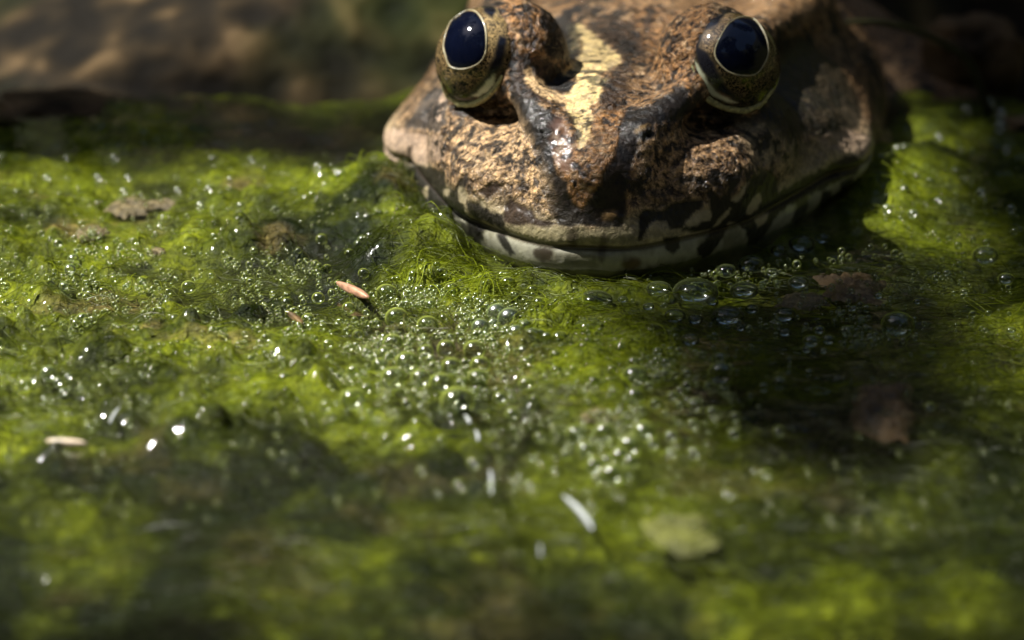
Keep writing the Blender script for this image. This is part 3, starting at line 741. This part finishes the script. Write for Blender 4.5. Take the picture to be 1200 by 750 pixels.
def strands(n, umin, umax, vmin, vmax, lmin, lmax, rad, lift, seed, k=11, bright=1.0):
    r = np.random.default_rng(seed)
    u, v = r.uniform(umin, umax, n), r.uniform(vmin, vmax, n)
    base = np.array([ground_at(a, b) for a, b in zip(u, v)])
    flow = 2.2*fbm(base[:, 0]/16, base[:, 1]/16, o=2, s=91)*math.pi + r.normal(0, 0.7, n)
    ln = r.uniform(lmin, lmax, n)
    curl = r.normal(0, 0.13, n); t = np.linspace(0, 1, k)
    ang = flow[:, None] + curl[:, None]*np.arange(k)[None] + r.normal(0, 0.10, (n, k)).cumsum(1)
    step = (ln/(k-1))[:, None]
    x = base[:, :1] + (np.cos(ang)*step).cumsum(1); y = base[:, 1:2] + (np.sin(ang)*step).cumsum(1)
    arch = r.uniform(0, 1, n)**2.2*lift
    z = np.maximum(mat_z(x.ravel(), y.ravel()).reshape(n, k), -1.2) + 0.06 + arch[:, None]*np.sin(t*math.pi)[None] + 0.10*r.standard_normal((n, 1))
    P = np.stack([x, y, z], -1)
    P[:, 1:-1] = (P[:, :-2]+P[:, 2:]+2*P[:, 1:-1])/4
    R = rad*r.uniform(0.6, 1.3, n)[:, None]*(1-0.6*np.abs(2*t-1)**3)[None]
    vv, qq = tubes(P, R, 3)
    c = algae_colour(P[..., 0], P[..., 1])
    c = c*r.uniform(0.6, 1.9, n)[:, None, None]*bright + np.array([0.012, 0.014, 0.0])
    return vv, qq, np.repeat(c.reshape(-1, 3), 3, axis=0)
sv, sq, sc_ = [], [], []; off = 0
for a in [strands(3000, -80, 760, 180, 600, 2.0, 9.0, 0.030, 0.8, 1), strands(2600, 560, 1290, 210, 620, 3.0, 11.0, 0.034, 1.2, 2), strands(800, 420, 620, 215, 400, 2.0, 6.5, 0.032, 1.2, 3, bright=1.1), strands(900, -80, 1280, 600, 760, 4, 12, 0.06, 1.5, 4)]:
    sv.append(a[0]); sq.append(a[1]+off); sc_.append(a[2]); off += len(a[0])
o = mesh('algae_filaments', np.concatenate(sv), np.concatenate(sq), M_STRAND, cols=np.concatenate(sc_))
o['kind'] = 'stuff'; tag(o, 'fine tangled green algae threads lying over the mat', 'algae')

# ------------------------------------------------------------------ air bubbles
def ico(sub):
    import bmesh
    bm = bmesh.new(); bmesh.ops.create_icosphere(bm, subdivisions=sub, radius=1.0)
    v = np.array([q.co[:] for q in bm.verts]); f = np.array([[q.index for q in p.verts] for p in bm.faces]); bm.free(); return v, f
IV, IF = ico(4)
bub_me = None
NB = 0
def surf_z(x, y): return max(float(mat_z(np.array([x]), np.array([y]))[0]), 0.0)
spark_me = None
_gl = {}
def glint_me(src, m):
    if m.name not in _gl: _gl[m.name] = src.copy(); _gl[m.name].materials[0] = m
    return _gl[m.name]
def bubble(u, v, rpx, label, group, sink=0.15, flat=0.92, spark=False):
    global bub_me, spark_me, NB
    p = ground_at(u, v); z = surf_z(p[0], p[1])
    dep = (p-CAM)@VIEW; r = rpx*dep/FPX
    p = ground_at(u, v, z+r*0.2); z = max(surf_z(p[0], p[1]), 0.0)
    cpos = np.array([p[0], p[1], z+r*sink])
    if bub_me is None:
        o = mesh('air_bubble', IV*1.0, IF, M_BUBBLE); bub_me = o.data
    else:
        if spark and spark_me is None: spark_me = bub_me.copy(); spark_me.materials[0] = M_SPARK
        o = bpy.data.objects.new('air_bubble', spark_me if spark else bub_me); col.objects.link(o)
    o.location = Vector(cpos*MM); o.scale = (r, r, r*flat*random.uniform(0.9, 1.04)); o.rotation_euler = (0, 0, random.uniform(0, 6))
    if spark in (M_GLINT, M_CLEAR_BUB): o.data = glint_me(o.data, spark)
    tag(o, label, 'bubble', group); NB += 1
    return o
PLACED = []
def put(lst, label, group, **k):
    for u, v, r in lst: bubble(u, v, r, label, group, **k); PLACED.append((u, v, r))
put([(698, 348, 20), (815, 337, 27), (853, 367, 20), (772, 335, 15), (872, 337, 17), (691, 379, 17)],
    'large thin clear bubble floating on dark water under the frog chin', 'large bubbles under the chin', sink=-0.02, flat=0.62, spark=M_CLEAR_BUB)
put([(791, 368, 13), (815, 373, 9), (788, 388, 9), (809, 396, 11), (881, 361, 8), (868, 383, 6), (851, 315, 12), (880, 307, 16), (940, 283, 16), (913, 292, 10), (964, 278, 9), (936, 329, 13), (920, 367, 13), (920, 388, 8), (905, 318, 8), (835, 352, 7), (760, 358, 7), (730, 350, 6)],
    'small clear bubble clustered on dark water beside the large bubbles under the frog jaw', 'small bubbles beside the jaw', sink=0.0, flat=0.7, spark=M_CLEAR_BUB)
put([(582, 366, 12), (597, 373, 14), (605, 389, 10), (615, 378, 8), (624, 392, 10), (632, 381, 7), (563, 383, 11), (640, 395, 6), (613, 400, 6), (578, 378, 6), (630, 402, 5)],
    'glinting bubble in the bright white sparkling cluster before the frog chin', 'sparkling bubble cluster', spark=M_GLINT)
put([(460, 401, 12), (477, 424, 14), (461, 443, 15), (529, 429, 12), (563, 427, 12), (556, 409, 13), (517, 448, 14), (560, 445, 12), (465, 372, 14), (453, 343, 13), (501, 381, 13), (523, 408, 11), (451, 413, 8), (445, 427, 9), (493, 443, 12), (499, 411, 9), (413, 467, 15), (529, 340, 9), (536, 469, 20), (540, 448, 7), (545, 425, 6), (508, 428, 6), (480, 396, 6), (430, 455, 7), (487, 459, 6), (505, 355, 6), (490, 340, 7), (520, 372, 6), (478, 355, 5), (548, 352, 7), (562, 341, 5), (540, 385, 6)],
    'round bubble in the dense froth of green rimmed bubbles on the algae', 'froth of green rimmed bubbles')
put([(632, 355, 9), (624, 339, 7), (595, 333, 9), (656, 396, 10), (651, 412, 7), (617, 424, 7), (617, 449, 9), (652, 433, 7), (667, 440, 5), (683, 405, 5), (655, 366, 6), (729, 408, 9), (795, 411, 5), (779, 437, 5), (700, 400, 5), (640, 340, 4), (672, 352, 5)],
    'single clear bubble scattered on dark green algae threads before the chin', 'scattered bubbles before the chin')
put([(744, 441, 16), (742, 425, 8), (744, 464, 11), (845, 437, 15), (844, 420, 9), (805, 451, 7), (788, 464, 7), (805, 437, 6), (797, 458, 6), (830, 452, 6), (850, 458, 5), (760, 452, 6), (815, 444, 5)],
    'shiny bubble in the small stacked clumps on shaded algae', 'stacked bubble clumps')
put([(675, 508, 12), (708, 507, 13), (687, 527, 11), (755, 505, 14), (738, 522, 14), (728, 535, 13), (697, 545, 11), (718, 555, 15), (660, 485, 8), (740, 540, 10), (712, 540, 9), (765, 520, 8), (700, 560, 8), (735, 555, 8)],
    'blurred pale bubble in the ring shaped clump in front of the frog', 'ring shaped bubble clump')
put([(1052, 375, 20), (992, 385, 9), (951, 397, 11), (971, 396, 8), (1155, 295, 16), (1179, 324, 10), (960, 385, 7), (1010, 372, 6), (1000, 360, 5), (1110, 318, 6), (1185, 385, 6), (985, 365, 5), (945, 408, 6), (1020, 392, 5), (1090, 475, 7), (898, 555, 9), (853, 578, 8), (965, 410, 5), (1030, 345, 6), (1075, 352, 5), (1130, 340, 5)],
    'bubble with white glint on the shaded brown algae right of the frog', 'bubbles on the shaded side', sink=-0.1, flat=0.75)
put([(1133, 128, 6), (1160, 120, 6), (1173, 133, 8), (1172, 149, 8), (1018, 150, 6), (1052, 180, 6), (1033, 187, 5), (1060, 175, 5), (1100, 160, 5), (1180, 175, 6), (1090, 205, 5), (1040, 230, 6), (1060, 220, 6), (1120, 200, 5), (1150, 225, 6), (1070, 250, 6), (1100, 235, 5), (1185, 245, 6)],
    'out of focus bluish bubble on the water behind the frog cheek', 'bluish bubbles behind the cheek', spark=True)
put([(55, 208, 5), (20, 225, 5), (115, 208, 5), (150, 208, 4), (145, 224, 5), (245, 225, 5), (235, 240, 5), (282, 241, 5), (323, 240, 5), (345, 224, 5), (372, 195, 5), (395, 203, 6), (400, 214, 6), (425, 198, 5), (3, 184, 6), (78, 185, 4), (134, 185, 6), (250, 185, 6), (295, 187, 5), (358, 230, 5), (310, 200, 4), (208, 222, 4), (270, 210, 4), (430, 235, 5), (425, 250, 6), (433, 262, 5), (420, 270, 5)],
    'out of focus sparkling bubble on bright water beside the far algae edge', 'sparkling bubbles at the far edge', spark=True)
put([(86, 303, 7), (82, 315, 7), (75, 335, 6), (50, 345, 4), (57, 437, 10), (68, 447, 6), (80, 441, 5), (74, 459, 5), (52, 467, 4)],
    'bright white glinting bubble on the algae beside the tan silt', 'bright bubbles beside the silt', spark=True)
r_ = np.random.default_rng(5)
n0 = NB; tries = 0
while NB < 296 and tries < 9000:
    tries += 1
    u, v = (r_.uniform(-10, 660), 270+330*r_.beta(1.3, 1.8)) if NB % 3 == 0 else ((r_.normal(480, 55), r_.normal(405, 38)) if NB % 3 == 1 else (r_.normal(740, 70), r_.normal(470, 50)))
    rp = r_.uniform(4.5, 9)*(0.8 if v < 330 else 1)
    if any((u-a)**2+(v-b)**2 < (rp+c)**2*1.5 for a, b, c in PLACED): continue
    if v < 300 and u > 420: continue
    put([(u, v, rp)], 'tiny clear bubble dotted singly over the green algae between the froth clumps', 'tiny bubbles over the sunlit algae', sink=0.0)
# the countless pinhead bubbles
TV, TF = ico(2)
r_ = np.random.default_rng(15)
cl_ = [(480, 405, 70, 40, 1300), (500, 350, 60, 25, 500), (615, 385, 45, 22, 500), (725, 490, 75, 45, 800), (800, 445, 60, 22, 350), (250, 320, 150, 50, 1200), (330, 400, 120, 45, 900), (90, 330, 80, 60, 500), (975, 392, 45, 18, 450), (1100, 340, 70, 40, 300), (120, 460, 120, 50, 500), (450, 280, 25, 25, 200), (860, 325, 70, 14, 200), (300, 225, 180, 22, 200), (1110, 200, 60, 40, 120)]
u = np.concatenate([r_.normal(c[0], c[2], c[4]) for c in cl_]+[r_.uniform(-60, 1250, 900)]); v = np.concatenate([r_.normal(c[1], c[3], c[4]) for c in cl_]+[r_.uniform(200, 620, 900)])
keep = (v > 175) & (v < 680) & ~((u > 480) & (u < 1020) & (v < 325-0.0011*(u-720)**2)); u, v = u[keep], v[keep]; n = len(u)
pts = np.array([ground_at(a, b) for a, b in zip(u, v)])
cl = fbm(pts[:, 0]/2.2, pts[:, 1]/3.4, o=2, s=95); kk = cl+r_.normal(0, 0.12, n) > -0.06
pts = pts[kk]; n = len(pts); rr = 0.07+0.33*r_.beta(1.1, 3.2, n)
pts[:, 2] = np.maximum(mat_z(pts[:, 0], pts[:, 1]), 0)+rr*0.4
vv = (pts[:, None]+rr[:, None, None]*TV[None]).reshape(-1, 3); ff = (TF[None]+(np.arange(n)*len(TV))[:, None, None]).reshape(-1, 3)
o = mesh('tiny_bubbles', vv, ff, M_BUBBLE); o['kind'] = 'stuff'
tag(o, 'countless pinhead air bubbles sprinkled over the algae', 'bubbles')

# ------------------------------------------------------------------ floating bits, and water glints modelled as pale slivers
M_SEED = plain('seed_husk', (0.42, 0.22, 0.13), 0.45, 0.2, var=(1500.0, 0.5, 1.5))
M_PALE = plain('pale_husk', (0.62, 0.50, 0.36), 0.4, 0.2, var=(1500.0, 0.7, 1.2))
M_CLEAR = plain('scrap_and_glint', (0.55, 0.58, 0.58), 0.16, 0.8, var=(1500.0, 0.7, 1.2))  # pale gloss standing in for sun glints, also used on one plant scrap
M_DEAD = plain('dead_leaf', (0.10, 0.058, 0.016), 0.6, 0.0, bump=(900.0, 0.0005), var=(500.0, 0.35, 1.6))
M_SILT = plain('silt', (0.17, 0.128, 0.052), 0.6, 0.0, bump=(1500.0, 0.0006), var=(900.0, 0.45, 1.4))

M_YSILT = plain('yellow_silt', (0.10, 0.105, 0.010), 0.6, 0.0, bump=(1500.0, 0.0006), var=(300.0, 0.5, 1.5))

def spindle(name, u, v, lpx, wpx, rot, mat, label, cat, bend=0.0, ridge=0.25, group=None, tilt=0.0, lift=0.3):
    """a pointed husk or glint sliver: tapered, ribbed, a little bent"""
    p = ground_at(u, v); p[2] = surf_z(p[0], p[1])+lift*wpx/PPM
    l, w_ = lpx/PPM, wpx/PPM; k, sd = 18, 12
    t = np.linspace(-1, 1, k); a = math.radians(rot)
    d = RIGHT*math.cos(a)+np.array([0, -1, 0])*math.sin(a)/math.sin(TH)*0.9
    side = np.array([-d[1], d[0], 0])/np.linalg.norm(d)
    vs = []
    for q in t:
        c = p+d*(q*l/2)+side*(bend*l*(1-q*q))+np.array([0, 0, tilt*l*q/2])
        rr = w_/2*max(1-abs(q)**2.4, 0.0)**0.7+0.004
        for b in range(sd):
            th = 2*math.pi*b/sd; g_ = 1+ridge*math.cos(3*th)
            vs.append(c+side*rr*g_*math.cos(th)+np.array([0, 0, 1])*rr*0.7*g_*math.sin(th))
    i = np.arange(k*sd).reshape(k, sd); j = np.roll(i, -1, 1)
    F_ = np.stack([i[:-1], j[:-1], j[1:], i[1:]], -1).reshape(-1, 4)
    o = mesh(name, np.array(vs), [F_, i[:1, ::-1], i[-1:]], mat, p); tag(o, label, cat, group); return o
spindle('seed_husk', 413, 351, 45, 13, 28, M_SEED, 'reddish tan ribbed seed husk lying on the algae near the frog', 'seed', 0.03, 0.2)
spindle('seed_husk', 78, 522, 46, 12, 4, M_PALE, 'pale cream blurred husk lying on dark green algae', 'seed', 0.0, 0.1)
spindle('plant_scrap', 345, 375, 26, 9, 40, M_DEAD, 'small brown plant scrap beside bubbly sunlit algae', 'debris', 0.05)
spindle('plant_scrap', 135, 487, 20, 4, -70, M_CLEAR, 'thin upright translucent whitish scrap on green algae', 'debris', 0.05)
spindle('water_glint', 575, 565, 26, 4, 86, M_CLEAR, 'slim upright modelled sun glint, widest in its middle', 'sunglint', 0.02)
spindle('water_glint', 547, 492, 12, 4, 60, M_CLEAR, 'tiny white modelled sun glint above the slim upright one', 'sunglint', 0.1)
spindle('water_glint', 558, 511, 13, 4, 75, M_CLEAR, 'short white modelled sun glint just above the slim upright one', 'sunglint', 0.1)
spindle('water_glint', 633, 645, 13, 2, 88, M_CLEAR, 'faint thin modelled sun glint below the white curved glint', 'sunglint', 0.0)
spindle('water_glint', 676, 602, 46, 7, 50, M_CLEAR, 'modelled bright white curved sun glint on the water in front of the ring of bubbles', 'sunglint', 0.09, 0.3)

def patch(name, u, v, wpx, dpx, hgt, mat, label, cat, seed, group=None):
    """an irregular low crumb or scrap with lumps and ragged outline"""
    p = ground_at(u, v); p[2] = surf_z(p[0], p[1])-0.05
    dep = (p-CAM)@VIEW; a, b = wpx*dep/FPX/2, dpx*dep/FPX/2/math.sin(TH)
    nr, na = 16, 56
    R_, A_ = np.meshgrid(np.linspace(0.02, 1, nr), np.linspace(0, 2*math.pi, na, endpoint=False), indexing='ij')
    edge = 1+0.35*vnoise(np.cos(A_)*1.8+seed, np.sin(A_)*1.8, s=seed)+0.18*vnoise(np.cos(A_)*5, np.sin(A_)*5, s=seed+1)
    x = p[0]+a*R_*edge*np.cos(A_); y = p[1]+b*R_*edge*np.sin(A_)
    z = mat_z(x.ravel(), y.ravel()).reshape(x.shape)*0.6+p[2]*0.4
    z = np.maximum(z, -0.4)+hgt*(1-R_**2.5)*(0.6+0.7*vnoise(x*1.1, y*1.1, s=seed+2))-0.25*R_**6+0.12*vnoise(x*4, y*4, s=seed+3)
    i = np.arange(nr*na).reshape(nr, na); j = np.roll(i, -1, 1)
    F_ = np.stack([i[:-1], i[1:], j[1:], j[:-1]], -1).reshape(-1, 4)
    o = mesh(name, np.stack([x, y, z], -1).reshape(-1, 3), [F_, i[:1]], mat, p); tag(o, label, cat, group); return o
patch('silt_clump', 150, 236, 56, 22, 0.4, M_SILT, 'tan silt clump on the far algae, tallest of the sandy lumps', 'silt', 3)
patch('silt_clump', 108, 265, 40, 14, 0.35, M_SILT, 'pinkish sandy clump in front of the tallest tan silt lump', 'silt', 4)
patch('silt_clump', 188, 232, 46, 10, 0.25, M_SILT, 'flat tan silt streak beside the tallest silt lump', 'silt', 5)
patch('silt_clump', 185, 288, 22, 9, 0.25, M_SILT, 'small sandy crumb among bubbly olive algae', 'silt', 6)
patch('silt_clump', 945, 345, 66, 18, 0.35, M_SILT, 'yellowish ragged silt patch on shaded algae right of the bubbles', 'silt', 7)
patch('silt_clump', 795, 612, 84, 40, 0.1, M_YSILT, 'blurred yellow silt patch lying beside the white curved glint', 'silt', 8)
patch('silt_clump', 700, 480, 40, 12, 0.25, M_SILT, 'small pinkish silt crumb above the ring shaped bubble clump', 'silt', 9)
patch('dead_leaf', 1035, 470, 90, 60, 0.9, M_DEAD, 'dark brown rotting leaf scrap sunk in shaded algae', 'leaf', 12)
patch('dead_leaf', 1000, 330, 80, 40, 0.5, M_DEAD, 'orange brown rotting leaf scrap below the frog jaw corner', 'leaf', 13)

# ------------------------------------------------------------------ the bank behind: stones, grass, stem
M_STONE = plain('stone', (0.105, 0.068, 0.034), 0.75, 0.0, bump=(120.0, 0.002), var=(150.0, 0.15, 2.0), spec=0.1)
SV, SF = ico(4)
def stone(u, v, wpx, hpx, y, label, seed):
    c = at_y(u, v, y); dep = (c-CAM)@VIEW; a, h_ = wpx*dep/FPX/2, hpx*dep/FPX/2
    n_ = 1+0.4*fbm(SV[:, 0]*1.6+seed, SV[:, 1]*1.6, SV[:, 2]*1.6, 3, seed)+0.10*vnoise(SV[:, 0]*4, SV[:, 1]*4, SV[:, 2]*4, seed)
    P = c+SV*n_[:, None]*np.array([a, a*0.8, h_])
    gz = float(ground_height(np.array([c[0]]), np.array([c[1]]))[0])
    low_ = P[:, 2].min()
    if low_ > gz: P[:, 2] = np.where(P[:, 2] < c[2], c[2]+(P[:, 2]-c[2])*((c[2]-gz+1)/(c[2]-low_)), P[:, 2])
    o = mesh('stone', P, SF, M_STONE, (c[0], c[1], P[:, 2].min())); tag(o, label, 'stone', 'stones on the muddy bank')
stone(75, 124, 170, 24, 58, 'flat reddish brown stone at the edge of the water', 34)
stone(1140, 58, 120, 80, 68, 'tan blurred stone on the bank behind the bent reed', 35)
stone(1195, 150, 44, 26, 52, 'small pink brown stone at the water line', 36)

def blade_tuft(u, v, y, n, hgt, spread, label, seed, base=(0.05, 0.085, 0.012), wid=1.6):
    r = np.random.default_rng(seed); c = at_y(u, v, y)
    c[2] = float(ground_height(np.array([c[0]]), np.array([y]))[0])-5
    t_ = empty('grass_tuft', c); tag(t_, label, 'grass', 'grass tufts on the bank')
    for i in range(n):
        k = 10; q = np.linspace(0, 1, k); a = r.uniform(0, 2*math.pi); h_ = hgt*r.uniform(0.6, 1.1); ln = spread*r.uniform(0.3, 1)
        x = c[0]+r.normal(0, 3)+math.cos(a)*ln*q**2; yy = y+r.normal(0, 3)+math.sin(a)*ln*q**2*0.6; z = c[2]+h_*(q-0.25*q**3)
        w_ = wid*r.uniform(0.6, 1.2)*(1-q**2)+0.05; s_ = np.array([-math.sin(a+1.2), math.cos(a+1.2), 0])
        Pm = np.stack([x, yy, z], -1); Lf = Pm+s_*w_[:, None]; Rt = Pm-s_*w_[:, None]; Md = Pm+np.array([0, -0.25, -0.15])*w_[:, None]
        V_ = np.concatenate([Lf, Md, Rt]); ii = np.arange(3*k).reshape(3, k)
        F_ = np.stack([ii[:-1, :-1], ii[1:, :-1], ii[1:, 1:], ii[:-1, 1:]], -1).reshape(-1, 4)
        cc = np.array(base)*r.uniform(0.6, 1.6); mesh('blade', V_, F_, M_BLADE, c, t_, np.tile(cc, (3*k, 1)), porigin=c)
blade_tuft(15, 60, 95, 16, 60, 22, 'dark green grass tuft on the bank left of the stones', 1)
blade_tuft(1050, 30, 120, 12, 60, 14, 'yellow green grass tuft on the bank behind the curved stem', 2, (0.14, 0.15, 0.02))
blade_tuft(960, 10, 130, 14, 60, 24, 'olive grass tuft on the bank behind the frog shoulder', 3)
blade_tuft(1190, 10, 125, 14, 60, 24, 'olive grass tuft on the bank behind the tan stone', 4)

def stem(pts, rad, name, label, colr):
    P = np.array(pts, float); tt = np.linspace(0, len(P)-1, 40)
    Q_ = np.stack([np.interp(tt, range(len(P)), P[:, a]) for a in range(3)], -1)
    for _ in range(6): Q_[1:-1] = (Q_[:-2]+Q_[2:]+2*Q_[1:-1])/4
    vv, qq = tubes(Q_[None], np.linspace(rad, rad*0.7, 40)[None], 8)
    o = mesh(name, vv, qq, M_BLADE, Q_[0], cols=np.tile(np.array(colr), (len(vv), 1))); tag(o, label, 'stem'); return o
a_ = at_y(1165, 92, 56); a_[2] = -1.5
stem([a_, at_y(1140, 74, 56), at_y(1110, 52, 55), at_y(1070, 34, 54), at_y(1030, 25, 53), at_y(985, 27, 52), at_y(955, 38, 52)], 0.35, 'bent_reed', 'thin dark curved stem arching over the water behind the frog', (0.035, 0.035, 0.012))

# ------------------------------------------------------------------ unseen leaves added to shade part of the pond, each cut to its shadow
M_LEAF = strand_material('shade_leaf', 0.5, 0.4)
def smooth_closed(poly, n=8): return catmull(poly, n)
def shade_leaf(poly_px, t, label, root, seed, z0=0.0, pts=None):
    """an unseen broad leaf added over the water for shade; its outline is its shadow carried up towards the sun"""
    P = np.array([ground_at(u, v, z0) for u, v in smooth_closed(poly_px)]) if pts is None else np.array([(a, b, z0) for a, b in smooth_closed(pts)])
    P = P+SUN*t
    c = P.mean(0); n = len(P); vs = [c]; cols_ = []
    ks = (0.25, 0.5, 0.75, 1.0)
    for k in ks:
        q = c+(P-c)*k
        q[:, 2] += 4*vnoise(q[:, 0]/9, q[:, 1]/9, s=seed)*k+6*(1-k*k)
        vs += list(q)
    F3 = np.array([(0, 1+a, 1+(a+1) % n) for a in range(n)])
    F4 = np.array([(1+b*n+a, 1+(b+1)*n+a, 1+(b+1)*n+(a+1) % n, 1+b*n+(a+1) % n) for b in range(len(ks)-1) for a in range(n)])
    base = np.array([root[0], root[1], float(ground_height(np.array([root[0]]), np.array([root[1]]))[0])-3])
    e = empty('shade_leaf_plant', base); tag(e, label, 'plant')
    lf = mesh('leaf', np.array(vs), [F3, F4], M_LEAF, base, e, np.tile(np.array([0.11, 0.17, 0.03]), (len(vs), 1)), porigin=base)
    so = lf.modifiers.new('thickness', 'SOLIDIFY'); so.thickness = 0.0004
    edge = P[np.argmin(np.linalg.norm(P[:, :2]-base[:2], axis=1))]
    tt = np.linspace(0, 1, 30)[:, None]; mid_ = (base+edge)/2; mid_[2] = max(base[2], edge[2])+60
    path = (1-tt)**2*base+2*tt*(1-tt)*mid_+tt**2*(c+np.array([0, 0, 6.0]))
    vv, qq = tubes(path[None], np.linspace(2.4, 0.9, 30)[None], 8)
    mesh('unseen_stalk', vv, qq, M_BLADE, base, e, np.tile(np.array([0.07, 0.09, 0.02]), (len(vv), 1)), porigin=base)
shade_leaf([(1015, 262), (985, 288), (905, 312), (800, 322), (700, 336), (690, 372), (735, 425), (790, 480), (880, 525), (1000, 545), (1120, 510), (1210, 430), (1190, 340), (1090, 300)], 1500,
           'unseen broad green leaf shaped to shade the water beside the frog', (230, 170), 3)
shade_leaf(None, 1300, 'unseen broad dark leaf added to shade the far edge of the algae', (-260, 230), 5, 0.0,
           [(-7, 57), (-15, 42), (-24, 38), (-50, 36), (-95, 34), (-130, 44), (-128, 72), (-95, 68), (-64, 66), (-46, 66), (-28, 64)])
shade_leaf(None, 900, 'unseen long dark leaf added to shade the bank beside the tan stone', (300, 260), 6, 5.0,
           [(25, 34), (27, 14), (31, -2), (60, -8), (110, 10), (120, 70), (110, 130), (70, 150), (30, 130), (18, 90), (27, 50)])
shade_leaf([(-150, 700), (100, 690), (330, 712), (560, 730), (800, 708), (980, 730), (1250, 710), (1400, 800), (1000, 900), (300, 900), (-200, 850)], 1400,
           'unseen broad leaf added to shade the open water before the algae', (-420, 200), 7)

# ------------------------------------------------------------------ unseen leaf dome added to cut the sky light, left open towards the sun
r_ = np.random.default_rng(77)
n = 15000
az = r_.uniform(0, 2*math.pi, n); el = np.arcsin(r_.uniform(math.sin(math.radians(14)), 1, n))
dirs = np.stack([np.cos(el)*np.cos(az), np.cos(el)*np.sin(az), np.sin(el)], -1)
gap = fbm(dirs[:, 0]*2.6, dirs[:, 1]*2.6, dirs[:, 2]*2.6, 3, 97)
keep = (np.arccos(np.clip(dirs@SUN, -1, 1)) > math.radians(13)) & (gap > 0.08)
dirs = dirs[keep]; n = len(dirs)
cpos = dirs*r_.uniform(1900, 3400, n)[:, None]
a1 = r_.standard_normal((n, 3)); a1 /= np.linalg.norm(a1, axis=1, keepdims=True)
a2 = np.cross(a1, r_.standard_normal((n, 3))); a2 /= np.linalg.norm(a2, axis=1, keepdims=True)
ln = r_.uniform(70, 140, n)[:, None]; wd = ln*0.42; up = np.cross(a1, a2)
vv = np.stack([cpos-a1*ln, cpos+a2*wd, cpos+a1*ln, cpos-a2*wd], 1).reshape(-1, 3)
ff = np.arange(4*n).reshape(n, 4)
cc = np.repeat(np.array([0.026, 0.044, 0.007])*r_.uniform(0.5, 1.6, n)[:, None], 4, axis=0)
o = mesh('shade_foliage', vv, ff, M_BLADE, cols=cc, smooth=False); o['kind'] = 'stuff'
tag(o, 'added unseen leaf dome over the pond that dims the sky light', 'foliage')
